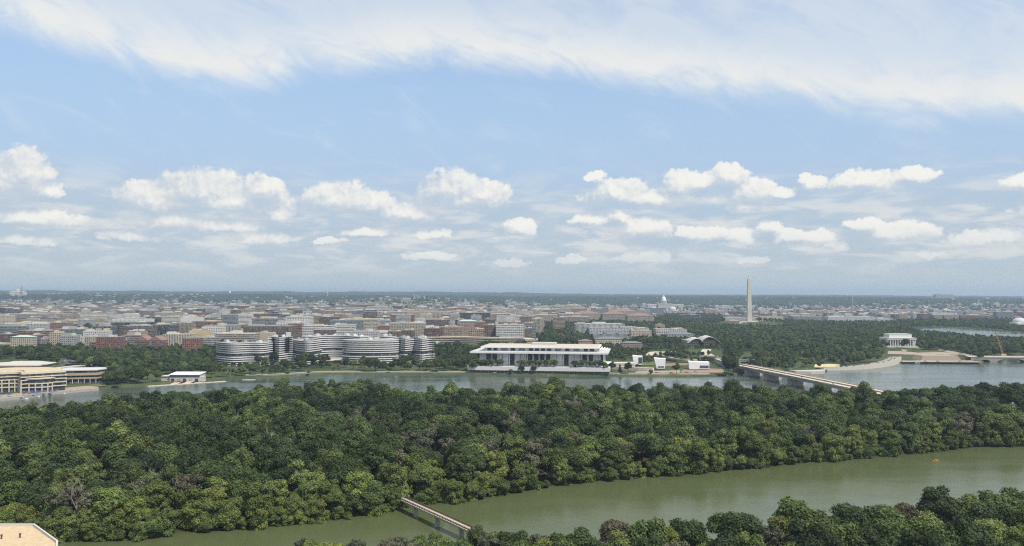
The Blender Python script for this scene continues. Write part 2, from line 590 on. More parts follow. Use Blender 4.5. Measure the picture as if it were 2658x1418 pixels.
LEAF = {'oak': leaf_mat('leaf_oak', (0.026, 0.043, 0.016), (0.050, 0.076, 0.026), (0.086, 0.116, 0.036)),
        'mixed': leaf_mat('leaf_mixed', (0.056, 0.087, 0.029), (0.092, 0.128, 0.041), (0.132, 0.163, 0.051)),
        'willow': leaf_mat('leaf_willow', (0.100, 0.137, 0.040), (0.138, 0.173, 0.048), (0.180, 0.203, 0.050)),
        'grey': leaf_mat('leaf_grey', (0.090, 0.102, 0.064), (0.120, 0.124, 0.082), (0.145, 0.130, 0.088)),
        'red': leaf_mat('leaf_red', (0.085, 0.076, 0.048), (0.098, 0.084, 0.054), (0.105, 0.088, 0.056)),
        'conifer': leaf_mat('leaf_conifer', (0.014, 0.030, 0.012), (0.020, 0.038, 0.014), (0.026, 0.046, 0.016))}


def water_mat(name, near, far):
    m, N = newmat(name)
    tc = N.n('ShaderNodeTexCoord')
    o = tc.outputs['Object']
    sp = N.n('ShaderNodeSeparateXYZ', ins={0: o})
    f = N.step(sp.outputs[1], 620.0, 1000.0)
    mud = N.noise(o, 0.012, 4.0, 0.6)
    c = N.mix(f, near, far)
    c = N.mix(N.step(mud, 0.35, 0.7, 0.0, 0.35), c, (0.095, 0.105, 0.05))
    n1 = N.noise(N.v('MULTIPLY', o, (1.0, 1.6, 1.0)), 0.55, 3.0, 0.6)
    n2 = N.noise(o, 0.05, 3.0, 0.5)
    bp = N.n('ShaderNodeBump', ins={'Strength': 0.30, 'Distance': 0.28, 'Height': N.m('MULTIPLY_ADD', n2, 2.0, n1)})
    gust = N.noise(N.v('MULTIPLY', o, (0.6, 2.2, 1.0)), 0.010, 4.0, 0.6)
    b = N.n('ShaderNodeBsdfPrincipled', ins={'Base Color': c, 'Roughness': N.step(gust, 0.36, 0.62, 0.05, 0.24), 'IOR': 1.33, 'Specular IOR Level': 0.5,
                                             'Normal': bp.outputs[0]})
    out(N, b)
    return m


def ground_mat(name, cols, scale=0.02):
    """grass, earth and worn ground in patches"""
    m, N = newmat(name)
    tc = N.n('ShaderNodeTexCoord')
    o = tc.outputs['Object']
    a = N.noise(o, scale, 5.0, 0.6)
    b2 = N.noise(o, scale * 5.3, 4.0, 0.6)
    c = N.mix(N.step(a, 0.40, 0.60), cols[0], cols[1])
    c = N.mix(N.step(b2, 0.52, 0.72, 0.0, 0.85), c, cols[2])
    b = N.n('ShaderNodeBsdfPrincipled', ins={'Base Color': c, 'Roughness': 0.95, 'Specular IOR Level': 0.1})
    out(N, b)
    return m


# ------------------------------------------------------------------ terrain
CITY_SHORE_PX = [(-900, 1085), (-500, 1070), (-200, 1056), (0, 1042), (131, 1025), (257, 1013), (309, 1005), (383, 1001), (470, 994), (590, 985), (615, 981), (710, 980), (841, 972),
                 (998, 972), (1170, 972), (1441, 976), (1770, 979), (1867, 977), (1930, 972), (2061, 970), (2139, 968), (2150, 962), (2252, 957), (2338, 943), (2400, 940), (2545, 944), (2575, 932), (2660, 925), (2900, 921), (3400, 916)]
CITY_SHORE = [G(x, y, 0.0) for x, y in CITY_SHORE_PX]
_sh_az = np.array([math.atan2(x, y) for x, y in CITY_SHORE])
_sh_r = np.array([math.hypot(x, y) for x, y in CITY_SHORE])


def smooth01(t):
    t = np.clip(t, 0, 1)
    return t * t * (3 - 2 * t)


_hx = np.linspace(0, 1, 64)
_nz = rng.random((64, 64))


def vnoise(x, y):
    """cheap value noise"""
    x = np.asarray(x, float)
    y = np.asarray(y, float)
    xi, yi = np.floor(x).astype(int), np.floor(y).astype(int)
    fx, fy = smooth01(x - xi), smooth01(y - yi)
    g = lambda i, j: _nz[i % 64, j % 64]
    return (g(xi, yi) * (1 - fx) + g(xi + 1, yi) * fx) * (1 - fy) + (g(xi, yi + 1) * (1 - fx) + g(xi + 1, yi + 1) * fx) * fy


MON = P(1945, 841, 3100)         # obelisk base
KNOLL = P(1080, 766, 6400)


def gz(x, y):
    """height of the city side"""
    x = np.asarray(x, float)
    y = np.asarray(y, float)
    r = np.hypot(x, y)
    az = np.arctan2(x, y)
    s = np.interp(az, _sh_az, _sh_r)
    d = r - s
    left = smooth01((0.10 - az) / 0.16)
    z = 2.2 + 1.2 * smooth01(d / 60) + left * (11.0 * smooth01((d - 90) / 420)) + 4.0 * smooth01((d - 80) / 300) * (1 - left)
    z = z + left * 16 * smooth01((r - 2600) / 2600) + (1 - left) * 6 * smooth01((r - 2600) / 2600)
    z = z + 10.0 * np.exp(-((x - MON[0]) ** 2 + (y - MON[1]) ** 2) / (2 * 130.0 ** 2))
    z = z + 6.0 * np.exp(-((x - 781) ** 2 + (y - 1705) ** 2) / (2 * 60.0 ** 2))
    z = z + 46 * np.exp(-(((x - KNOLL[0]) / 330) ** 2 + ((y - KNOLL[1]) / 500) ** 2))
    # wooded ridges on the skyline
    A = np.interp(az, [-0.7, -0.55, -0.30, -0.12, 0.0, 0.10, 0.25, 0.40, 0.5, 0.7], [84, 86, 82, 70, 66, 84, 84, 78, 70, 70])
    B = np.interp(az, [-0.7, -0.5, -0.30, -0.12, 0.0, 0.2, 0.5, 0.7], [128, 130, 122, 116, 112, 92, 60, 50])
    n = vnoise(az * 38 + 5, r / 900) - 0.5
    n2 = vnoise(az * 150 + 9, r / 500) - 0.5
    z = z + smooth01((r - 6700) / 2100) * (A - 14 + 16 * n + 5 * n2)
    z = z + smooth01((r - 12500) / 3000) * (B - A + 18 * n + 4 * n2)
    z = z + left * smooth01((r - 5200) / 1200) * (6 + 14 * (vnoise(az * 22, r / 700) - 0.3))
    return z


def city_ground_mat():
    m, N = newmat('city_ground')
    tc = N.n('ShaderNodeTexCoord')
    o = tc.outputs['Object']
    a = N.noise(o, 0.012, 5.0, 0.6)
    b2 = N.noise(o, 0.07, 4.0, 0.6)
    c = N.mix(N.step(a, 0.40, 0.58), (0.044, 0.064, 0.025), (0.068, 0.085, 0.036))
    c = N.mix(N.step(b2, 0.56, 0.70, 0.0, 0.8), c, (0.14, 0.128, 0.095))
    r = N.v('LENGTH', o)
    far = N.m('MULTIPLY', N.noise(o, 0.02, 5.0, 0.65), 1.0)
    wood = N.mix(N.step(far, 0.40, 0.62), (0.012, 0.024, 0.012), (0.034, 0.050, 0.024))
    c = N.mix(N.step(r, 4600.0, 6800.0), c, wood)
    b = N.n('ShaderNodeBsdfPrincipled', ins={'Base Color': c, 'Roughness': 0.95, 'Specular IOR Level': 0.05})
    out(N, b)
    return m


def build_terrain():
    # city side: a fan from the shoreline to beyond the skyline
    az = np.linspace(-0.72, 0.74, 420)
    s = np.interp(az, _sh_az, _sh_r)
    d = np.concatenate([[-3, -0.5, 0, 3, 8, 16, 30], np.linspace(50, 1500, 40), np.linspace(1560, 7000, 60), np.linspace(7150, 17000, 46), [18500, 21000, 24000]])
    R = s[None, :] + d[:, None]
    A = np.repeat(az[None, :], len(d), 0)
    X, Y = R * np.sin(A), R * np.cos(A)
    Z = gz(X, Y)
    Z[0, :] = -2.0
    Z[1, :] = -1.2
    Z[2, :] = 1.5
    grid_mesh('city_ground', X, Y, Z, city_ground_mat())
    # river
    mb = MB()
    mb.face([(-2600, -400, 0), (2600, -400, 0), (2600, 2700, 0), (-2600, 2700, 0)])
    o = mb.build('river_water', water_mat('river_water', (0.071, 0.087, 0.036), (0.056, 0.076, 0.058)))
    tag(o, kind='structure')


ISLE_NEAR_PX = [(-900, 1560), (-450, 1475), (-200, 1440), (0, 1418), (150, 1403), (314, 1406), (472, 1387), (611, 1378), (769, 1361), (894, 1350), (978, 1338), (1044, 1320), (1125, 1307),
                (1208, 1306), (1264, 1293), (1397, 1274), (1509, 1256), (1666, 1242), (1780, 1233), (1934, 1221), (2032, 1209), (2185, 1196), (2352, 1184),
                (2527, 1163), (2658, 1160), (2900, 1135), (3300, 1110)]
ISLE_NEAR = [G(x, y, 0.0) for x, y in ISLE_NEAR_PX]
ISLE_FAR = [(-900, 500), (-640, 560), (-520, 592), (-440, 615), (-402, 640), (-388, 688), (-381, 722), (-372, 786), (-340, 806), (-299, 836), (-262, 884), (-235, 912), (-205, 926), (-168, 948), (-154, 965), (-128, 915), (-100, 868),
            (-38, 848), (3, 884), (44, 925), (82, 886), (135, 896), (199, 878), (243, 874), (280, 856), (334, 815), (365, 822), (401, 884), (464, 905), (541, 898), (680, 930), (900, 930)]
BANK_SHORE_PX = [(-900, 2300), (-300, 1700), (0, 1560), (400, 1520), (780, 1462), (1000, 1445), (1250, 1432), (1480, 1428), (1700, 1420), (1990, 1402), (2300, 1372), (2658, 1342), (3000, 1310), (3500, 1270)]
BANK_SHORE = [G(x, y, 0.0) for x, y in BANK_SHORE_PX]


def y_on(line, x):
    xs = [p[0] for p in line]
    ys = [p[1] for p in line]
    return np.interp(x, xs, ys)


def isle_z(x, y):
    yn, yf = y_on(ISLE_NEAR, x), y_on(ISLE_FAR, x)
    t = np.clip((np.asarray(y, float) - yn) / np.maximum(yf - yn, 1.0), 0, 1)
    edge = smooth01(np.minimum((y - yn), (yf - y)) / 9.0)
    return -1.5 + 2.7 * edge + 9.0 * smooth01(np.sin(np.pi * t) * 1.15 - 0.1) * smooth01((np.asarray(x) + 620) / 300)


def bank_z(x, y):
    d = y_on(BANK_SHORE, x) - np.asarray(y, float)
    return -1.5 + 3.3 * smooth01(d / 8.0) + 5.0 * smooth01((d - 20) / 120)


def build_banks():
    xs = np.linspace(-860, 860, 260)
    yn, yf = y_on(ISLE_NEAR, xs), y_on(ISLE_FAR, xs)
    t = np.concatenate([[0, 0.004, 0.01, 0.02], np.linspace(0.04, 0.96, 40), [0.98, 0.99, 0.996, 1.0]])
    Y = yn[None, :] * (1 - t[:, None]) + yf[None, :] * t[:, None]
    X = np.repeat(xs[None, :], len(t), 0)
    Z = isle_z(X, Y)
    grid_mesh('island_ground', X, Y, Z, ground_mat('island_earth', ((0.030, 0.030, 0.016), (0.045, 0.042, 0.022), (0.075, 0.060, 0.038)), 0.05))
    xs = np.linspace(-700, 900, 160)
    ys = y_on(BANK_SHORE, xs)
    d = np.concatenate([[0, 2, 5, 9, 15, 25, 40], np.linspace(60, 800, 24)])
    Y = ys[None, :] - d[:, None]
    X = np.repeat(xs[None, :], len(d), 0)
    Z = bank_z(X, Y)
    grid_mesh('bank_ground', X[::-1], Y[::-1], Z[::-1], ground_mat('bank_earth', ((0.045, 0.06, 0.022), (0.06, 0.075, 0.028), (0.10, 0.08, 0.05)), 0.05))


build_terrain()
build_banks()

# ------------------------------------------------------------------ trees
def quads_mesh(name, co, leaf, mat):
    """co: (n,4,3) leaf quads"""
    n = len(co)
    me = bpy.data.meshes.new(name)
    me.vertices.add(n * 4)
    me.vertices.foreach_set('co', co.astype(np.float32).ravel())
    me.loops.add(n * 4)
    me.loops.foreach_set('vertex_index', np.arange(n * 4, dtype=np.int32))
    me.polygons.add(n)
    me.polygons.foreach_set('loop_start', np.arange(0, n * 4, 4, dtype=np.int32))
    at = me.attributes.new('leaf', 'FLOAT', 'FACE')
    at.data.foreach_set('value', leaf.astype(np.float32))
    me.materials.append(mat)
    me.update()
    me.validate()
    return me


def leaf_quads(r, pos, nrm, size):
    n = len(pos)
    t = r.normal(size=(n, 3))
    t -= (t * nrm).sum(1, keepdims=True) * nrm
    t /= np.linalg.norm(t, axis=1, keepdims=True) + 1e-9
    b = np.cross(nrm, t)
    s = size[:, None]
    k = r.uniform(0.55, 1.0, (n, 1))
    c0 = pos - t * s
    c1 = pos - b * s * k + nrm * s * 0.15
    c2 = pos + t * s
    c3 = pos + b * s * k - nrm * s * 0.1
    return np.stack([c0, c1, c2, c3], 1)


def clump_leaves(r, cen, rad, nleaf, size, up=0.12, rag=0.6, lowcut=-0.55):
    """leaves over the surface of overlapping clumps"""
    w = rad ** 2
    pick = r.choice(len(cen), size=int(nleaf * 1.9), p=w / w.sum())
    d = r.normal(size=(len(pick), 3))
    d /= np.linalg.norm(d, axis=1, keepdims=True)
    keep = (d[:, 2] > lowcut)
    pick, d = pick[keep], d[keep]
    depth = r.uniform(0.72, 1.10, (len(pick), 1))
    wob = 1 + 0.22 * np.sin(d @ np.array([5.1, 3.7, 4.3]) * 2.0 + pick)[:, None]
    pos = cen[pick] + d * rad[pick][:, None] * depth * wob * np.array([1.0, 1.0, 0.82])
    inside = np.zeros(len(pos), bool)
    for c, q in zip(cen, rad):
        inside |= np.linalg.norm((pos - c) / np.array([1, 1, 0.82]), axis=1) < q * 0.66
    pos, d, pick = pos[~inside][:nleaf], d[~inside][:nleaf], pick[~inside][:nleaf]
    nrm = d * 0.8 + r.normal(size=d.shape) * rag * 0.42 + np.array([0, 0, up])
    nrm /= np.linalg.norm(nrm, axis=1, keepdims=True)
    sz = size * r.uniform(0.6, 1.35, len(pos))
    hue = r.random(len(cen))[pick] * 0.5 + r.random(len(pos)) * 0.5
    return leaf_quads(r, pos, nrm, sz), hue


def crown_mesh(name, seed, R, z0, z1, nclump, nleaf, size, mat, shape='dome', rag=0.6):
    r = np.random.default_rng(seed)
    cen, rad = [], []
    hh = z1 - z0
    for i in range(nclump):
        for _ in range(30):
            p = r.uniform(-1, 1, 3)
            q = np.linalg.norm(p)
            if 0.35 < q < 1.0:
                break
        if shape == 'dome':
            p[2] = abs(p[2]) * 0.9 - 0.35 if r.random() < 0.75 else p[2]
        elif shape == 'tall':
            p[0] *= 0.72
            p[1] *= 0.72
        elif shape == 'bush':
            p[2] = r.uniform(-1, 0.9)
        elif shape == 'open':
            p[2] = r.uniform(-0.6, 1.0)
        zr = (p[2] + 1) / 2
        if shape == 'cone':
            a = r.uniform(0, 6.283)
            zr = r.random() ** 1.3
            k = (1 - zr) * 0.85 + 0.05
            p[0], p[1] = math.cos(a) * k, math.sin(a) * k
        c = np.array([p[0] * R * 0.80, p[1] * R * 0.80, z0 + hh * (0.10 + 0.74 * zr)])
        cr = R * r.uniform(0.24, 0.42) * (0.75 if shape in ('cone', 'open') else 1.0)
        cen.append(c)
        rad.append(cr)
    co, hue = clump_leaves(r, np.array(cen), np.array(rad), nleaf, size, rag=rag, lowcut=-0.75 if shape in ('bush', 'open') else -0.6)
    return quads_mesh(name, co, hue, mat), np.array(cen)


def limb(mb, a, b, ra, rb, n=6, mi=0):
    a, b = Vector(a), Vector(b)
    d = (b - a).normalized()
    up = Vector((0, 0, 1)) if abs(d.z) < 0.9 else Vector((1, 0, 0))
    s = d.cross(up).normalized()
    t = s.cross(d)
    A = [a + (s * math.cos(6.2832 * i / n) + t * math.sin(6.2832 * i / n)) * ra for i in range(n)]
    B = [b + (s * math.cos(6.2832 * i / n) + t * math.sin(6.2832 * i / n)) * rb for i in range(n)]
    for i in range(n):
        j = (i + 1) % n
        mb.face([A[i], A[j], B[j], B[i]], None, mi)


def trunk_mesh(seed, cen, z_fork, r0=0.42, mat='bark', nl=6):
    rr = random.Random(seed)
    mb = MB()
    top = Vector((rr.uniform(-.4, .4), rr.uniform(-.4, .4), z_fork))
    limb(mb, (0, 0, -1.2), (top.x * .5, top.y * .5, z_fork * .5), r0 * 1.15, r0 * 0.85, 8)
    limb(mb, (top.x * .5, top.y * .5, z_fork * .5), top, r0 * .85, r0 * .62, 8)
    pick = sorted(range(len(cen)), key=lambda i: cen[i][2])[:: max(1, len(cen) // nl)][:nl + 1]
    for i in pick:
        c = Vector(cen[i])
        m = top.lerp(c, 0.5) + Vector((0, 0, 0.5))
        limb(mb, top, m, r0 * .42, r0 * .26)
        limb(mb, m, c, r0 * .26, r0 * .1)
    o = mb.build('trunk', MAT[mat])
    me = o.data
    bpy.data.objects.remove(o)
    return me


PROTO = {}


def proto(key, seed, R, z0, z1, ncl, nleaf, size, leaf, shape, r0=0.42, rag=0.6, bark='bark'):
    cm, cen = crown_mesh('crown', seed, R, z0, z1, ncl, nleaf, size, LEAF[leaf], shape, rag)
    tm = trunk_mesh(seed, cen, z0 + (z1 - z0) * 0.22, r0, bark)
    PROTO[key] = (cm, tm, R, z1)


for i in range(5):
    proto(('oak', i), 100 + i, 6.6, 5.0, 19.5, 26 + 3 * i, 7400, 0.37, 'oak', 'dome')
for i in range(3):
    proto(('tall', i), 120 + i, 5.6, 4.0, 22.0, 30, 7400, 0.37, 'mixed', 'tall')
for i in range(3):
    proto(('mixed', i), 140 + i, 6.0, 4.0, 18.0, 28, 7000, 0.37, 'mixed', 'dome', rag=0.9)
for i in range(4):
    proto(('willow', i), 160 + i, 5.6 - .35 * i, 0.2, 15.0 + 1.2 * i, 40, 9400, 0.34, 'willow', 'bush', rag=0.9)
for i in range(2):
    proto(('grey', i), 180 + i, 5.2, 2.5, 16.5, 26, 3600, 0.33, 'grey', 'open', rag=1.2, bark='bark_grey')
proto(('red', 0), 190, 5.8, 3.0, 14.0, 26, 5200, 0.36, 'red', 'dome')
proto(('cone', 0), 195, 3.4, 0.6, 14.0, 34, 3600, 0.36, 'conifer', 'cone')
for i in range(3):
    proto(('bank', i), 200 + i, 4.6, 1.8, 11.0, 22, 2600, 0.42, 'mixed', 'dome')


def bare_mesh(seed, hgt=17.0):
    rr = random.Random(seed)
    mb = MB()

    def grow(p, d, L, r, k):
        q = p + d * L
        limb(mb, p, q, r, r * .62, 5)
        if k == 0:
            return
        for _ in range(3 if k > 1 else 4):
            nd = (d + Vector((rr.uniform(-1, 1), rr.uniform(-1, 1), rr.uniform(-.2, .7))) * .62).normalized()
            grow(p + d * L * rr.uniform(.6, 1), nd, L * rr.uniform(.55, .78), r * .58, k - 1)
    grow(Vector((0, 0, -1)), Vector((rr.uniform(-.1, .1), rr.uniform(-.1, .1), 1)).normalized(), hgt * .36, .36, 5)
    o = mb.build('branches', MAT['bark_grey'])
    me = o.data
    bpy.data.objects.remove(o)
    return me


BARE = [bare_mesh(300 + i) for i in range(3)]


def tree(name, key, x, y, z, s, rz, label, group, cat='tree', sz=None):
    cm, tm = PROTO[key][:2]
    o = empty(name, (x, y, z), rz)
    o.scale = (s, s, s if sz is None else sz)
    tag(o, label, cat, group)
    link(bpy.data.objects.new('crown', cm), o)
    link(bpy.data.objects.new('trunk', tm), o)
    return o


def scatter(name, pts, keys, label, host=None):
    """one stuff object: crowns from the single trees above repeated over points (x, y, z, scale, key index)"""
    me = bpy.data.meshes.new(name)
    me.from_pydata([p[:3] for p in pts], [], [])
    a = me.attributes.new('size', 'FLOAT', 'POINT')
    a.data.foreach_set('value', np.array([p[3] for p in pts], dtype=np.float32))
    a = me.attributes.new('pick', 'INT', 'POINT')
    a.data.foreach_set('value', np.array([p[4] for p in pts], dtype=np.int32))
    a = me.attributes.new('turn', 'FLOAT', 'POINT')
    a.data.foreach_set('value', np.array([rng.uniform(0, 6.283) for _ in pts], dtype=np.float32))
    o = link(bpy.data.objects.new(name, me))
    tag(o, label, 'trees', None, 'stuff')
    ng = bpy.data.node_groups.new(name, 'GeometryNodeTree')
    ng.interface.new_socket('Geometry', in_out='INPUT', socket_type='NodeSocketGeometry')
    ng.interface.new_socket('Geometry', in_out='OUTPUT', socket_type='NodeSocketGeometry')
    gi, go = ng.nodes.new('NodeGroupInput'), ng.nodes.new('NodeGroupOutput')

    def attr(nm, typ):
        n = ng.nodes.new('GeometryNodeInputNamedAttribute')
        n.data_type = typ
        n.inputs['Name'].default_value = nm
        return n.outputs[0]
    size, turn, pick = attr('size', 'FLOAT'), attr('turn', 'FLOAT'), attr('pick', 'INT')
    rot = ng.nodes.new('ShaderNodeCombineXYZ')
    ng.links.new(turn, rot.inputs[2])
    join = ng.nodes.new('GeometryNodeJoinGeometry')
    for i, k in enumerate(keys):
        oi = ng.nodes.new('GeometryNodeObjectInfo')
        oi.inputs['Object'].default_value = CROWN_OF[k]
        oi.inputs['As Instance'].default_value = True
        oi.transform_space = 'ORIGINAL'
        cmp_ = ng.nodes.new('FunctionNodeCompare')
        cmp_.data_type = 'INT'
        cmp_.operation = 'EQUAL'
        ng.links.new(pick, [q for q in cmp_.inputs if q.type == 'INT'][0])
        [q for q in cmp_.inputs if q.type == 'INT'][1].default_value = i
        ip = ng.nodes.new('GeometryNodeInstanceOnPoints')
        ng.links.new(gi.outputs[0], ip.inputs['Points'])
        ng.links.new(cmp_.outputs[0], ip.inputs['Selection'])
        ng.links.new(oi.outputs['Geometry'], ip.inputs['Instance'])
        ng.links.new(rot.outputs[0], ip.inputs['Rotation'])
        ng.links.new(size, ip.inputs['Scale'])
        ng.links.new(ip.outputs[0], join.inputs[0])
    ng.links.new(join.outputs[0], go.inputs[0])
    md = o.modifiers.new('trees', 'NODES')
    md.node_group = ng
    return o


CROWN_OF = {}
ORD = ['leftmost', 'second', 'third', 'fourth', 'fifth', 'sixth', 'seventh', 'eighth', 'ninth', 'tenth', 'eleventh', 'twelfth', 'thirteenth', 'fourteenth', 'fifteenth',
       'sixteenth', 'seventeenth', 'eighteenth', 'nineteenth', 'twentieth', 'twenty-first', 'twenty-second', 'twenty-third', 'twenty-fourth', 'twenty-fifth', 'twenty-sixth']


def number_labels(items):
    """items: (label, px, setter); equal labels get their place from the left"""
    by = {}
    for it in items:
        by.setdefault(it[0], []).append(it)
    for lab, its in by.items():
        its.sort(key=lambda q: q[1])
        for i, (l, px, o) in enumerate(its):
            if len(its) == 1:
                o['label'] = l
            elif i == 0:
                o['label'] = l + ', leftmost'
            elif i == len(its) - 1:
                o['label'] = l + ', rightmost'
            else:
                o['label'] = l + ', ' + (ORD[i] if i < len(ORD) else str(i + 1) + 'th') + ' from left'


TREE_ITEMS = []
LOOK = {'oak': 'dark green rounded tree', 'tall': 'tall mid green tree', 'mixed': 'mid green spreading tree', 'willow': 'yellow-green bushy tree', 'grey': 'thin grey-green tree',
        'red': 'dull reddish brown tree', 'cone': 'dark pointed tree', 'bank': 'small green tree'}


def put_tree(key, x, y, z, s, where, group, name=None, sz=None, rz=None):
    px = colpx(x, y)
    o = tree(name or {'red': 'copper_leaved_tree', 'cone': 'conifer_tree', 'willow': 'bushy_tree'}.get(key[0], 'broadleaf_tree'), key, x, y, z, s,
             random.uniform(0, 6.283) if rz is None else rz, None, group, 'tree', sz)
    CROWN_OF.setdefault(key, o.children[0])
    TREE_ITEMS.append((LOOK[key[0]] + ' ' + where, px, o))
    return o


def zone_island(px, row):
    if px < 160:
        a = 'above the gravel roof'
    elif px < 420:
        a = 'right of the gravel roof'
    elif px < 700:
        a = 'midway to the footbridge'
    elif px < 1045:
        a = 'left of the footbridge'
    elif px < 1300:
        a = 'right of the footbridge'
    elif px < 1650:
        a = 'above the bank\'s reddish tree'
    elif px < 2000:
        a = 'along the mid channel'
    elif px < 2330:
        a = 'left of the kayak'
    else:
        a = 'by the kayak'
    return ('on island waterline ' if row == 0 else 'behind island waterline ' if row == 1 else 'in island wood ') + a


def island_trees():
    pts = []
    sp = 12.8
    for ix in range(-58, 60):
        for iy in range(20, 86):
            x = ix * sp + rng.uniform(-.42, .42) * sp + (iy % 2) * sp * .5
            y = iy * sp + rng.uniform(-.42, .42) * sp
            a, b = y_on(ISLE_NEAR, x), y_on(ISLE_FAR, x)
            if not (a + 2.0 < y < b - 3):
                continue
            px = colpx(x, y)
            if not (-420 < px < 3080):
                continue
            if abs(x - ROAD_X(y)) < 15 and y > 620:          # the road bridge crosses the island here
                continue
            pts.append((x, y, y - a))
    keys = [('oak', i) for i in range(5)] + [('tall', i) for i in range(3)] + [('mixed', i) for i in range(3)] + [('willow', i) for i in range(4)] + [('grey', i) for i in range(2)]
    kidx = {k: i for i, k in enumerate(keys)}
    chosen = []
    for x, y, d in pts:
        n = float(vnoise(x / 55 + 3, y / 40 + 8))
        u = random.random()
        px = colpx(x, y)
        yel = 0.55 if px < 1350 else 0.30
        if d < 16:
            k = ('willow', random.randrange(4)) if u < yel + 0.25 else ('mixed', random.randrange(3)) if u < .93 else ('grey', random.randrange(2))
            s = random.uniform(1.05, 1.6) if d < 9 else random.uniform(1.2, 1.75)
        elif d < 42:
            k = ('willow', random.randrange(4)) if u < yel * .55 else ('mixed', random.randrange(3)) if u < .70 else ('grey', random.randrange(2)) if u < .80 else ('oak', random.randrange(5))
            s = random.uniform(1.15, 1.7)
        else:
            if n > .60:
                k = ('mixed', random.randrange(3)) if u < .6 else ('tall', random.randrange(3)) if u < .8 else ('oak', random.randrange(5))
            elif n < .32 and u < .4:
                k = ('grey', random.randrange(2))
            else:
                k = ('oak', random.randrange(5)) if u < .78 else ('tall', random.randrange(3)) if u < .88 else ('mixed', random.randrange(3))
            s = random.uniform(1.02, 1.72)
        chosen.append((x, y, d, k, s))
    inview = [c for c in chosen if -20 < colpx(c[0], c[1]) < 2680]
    inview.sort(key=lambda c: (math.hypot(c[0], c[1]) + c[2] * 1.6))
    single = set(id(c) for c in inview[:226])
    rest = []
    for c in chosen:
        x, y, d, k, s = c
        z = float(isle_z(x, y)) - 0.3
        back = float(y_on(ISLE_FAR, x)) - y
        if back < 85:
            s = (.88 + (s - 1.02) * .42) * (.78 if x < -366 else 1)
            q = colpx(x, y)
            s = max(s, 1.3) if 2205 < q < 2420 else min(s, .86) if 2060 < q < 2190 else s
        if id(c) in single:
            row = 0 if d < 10 else 1 if d < 40 else 2
            put_tree(k, x, y, z, s, zone_island(colpx(x, y), row), 'trees on the wooded island')
        else:
            rest.append((x, y, z, s, kidx[k]))
    for k in keys:
        if k not in CROWN_OF:
            c = inview[230]
            put_tree(k, c[0] + 3, c[1] + 2, float(isle_z(c[0], c[1])), 1.0, 'inside the island wood', 'trees on the wooded island')
    shr = []
    for i in range(520):
        px = random.uniform(-300, 2950)
        az = (px - 1329) / 2193
        x = az * random.uniform(395, 660)
        for _ in range(8):
            y = float(y_on(ISLE_NEAR, x)) + random.uniform(.3, 7.5)
            x = az * y
        if abs(px - 1040) < 14:
            continue
        k = ('willow', random.randrange(4)) if random.random() < (.62 if px < 1350 else .40) else ('mixed', random.randrange(3))
        shr.append((x, y, float(isle_z(x, y)) - (1.2 if k[0] == 'mixed' else .4), random.choice((random.uniform(.22, .5), random.uniform(.4, .8), random.uniform(.7, 1.1))) * (1 if k[0] == 'willow' else .8), kidx[k]))
    scatter('waterside_shrubs', shr, keys, 'yellow-green shrubs and low branches overhanging the island waterline')
    scatter('island_wood', rest, keys, 'dense dark green wood covering the island across the channel')
    return keys, kidx


def bare_tree(x, y, z, s, i, where):
    o = empty('bare_tree', (x, y, z), random.uniform(0, 6.28))
    o.scale = (s, s, s)
    tag(o, None, 'tree', 'leafless trees on the island')
    link(bpy.data.objects.new('branches', BARE[i % 3]), o)
    TREE_ITEMS.append(('leafless grey tree ' + where, colpx(x, y), o))


def X_AT(px, y):
    return (px - W / 2) / F * y


def ROAD_X(y):
    return 346 + (1285 - y) * 0.145


KEYS, KIDX = island_trees()
for px, py, s in ((235, 1110, 1.25), (630, 1190, 1.3), (600, 1160, 1.2), (425, 1290, 1.1), (205, 1330, 1.15), (310, 1320, 1.0), (1440, 1110, 1.3), (1495, 1115, 1.35), (1560, 1230, .9), (2115, 1165, 1.1),
                  (2235, 1165, 1.15), (2300, 1150, 1.1), (700, 1200, 1.1), (1340, 1150, 1.0), (2130, 1130, 1.0), (100, 1370, .8)):
    x, y = G(px, py, 11)
    y = max(y, float(y_on(ISLE_NEAR, x)) + 22)
    x = X_AT(px, y)
    where = ('above the tan gravel roof' if px < 250 else 'on the island left of the footbridge' if px < 1000 else 'in the island wood right of the footbridge' if px < 1700 else 'on the island near the orange kayak')
    bare_tree(x, y, float(isle_z(x, y)), s * 1.5, int(px), where)


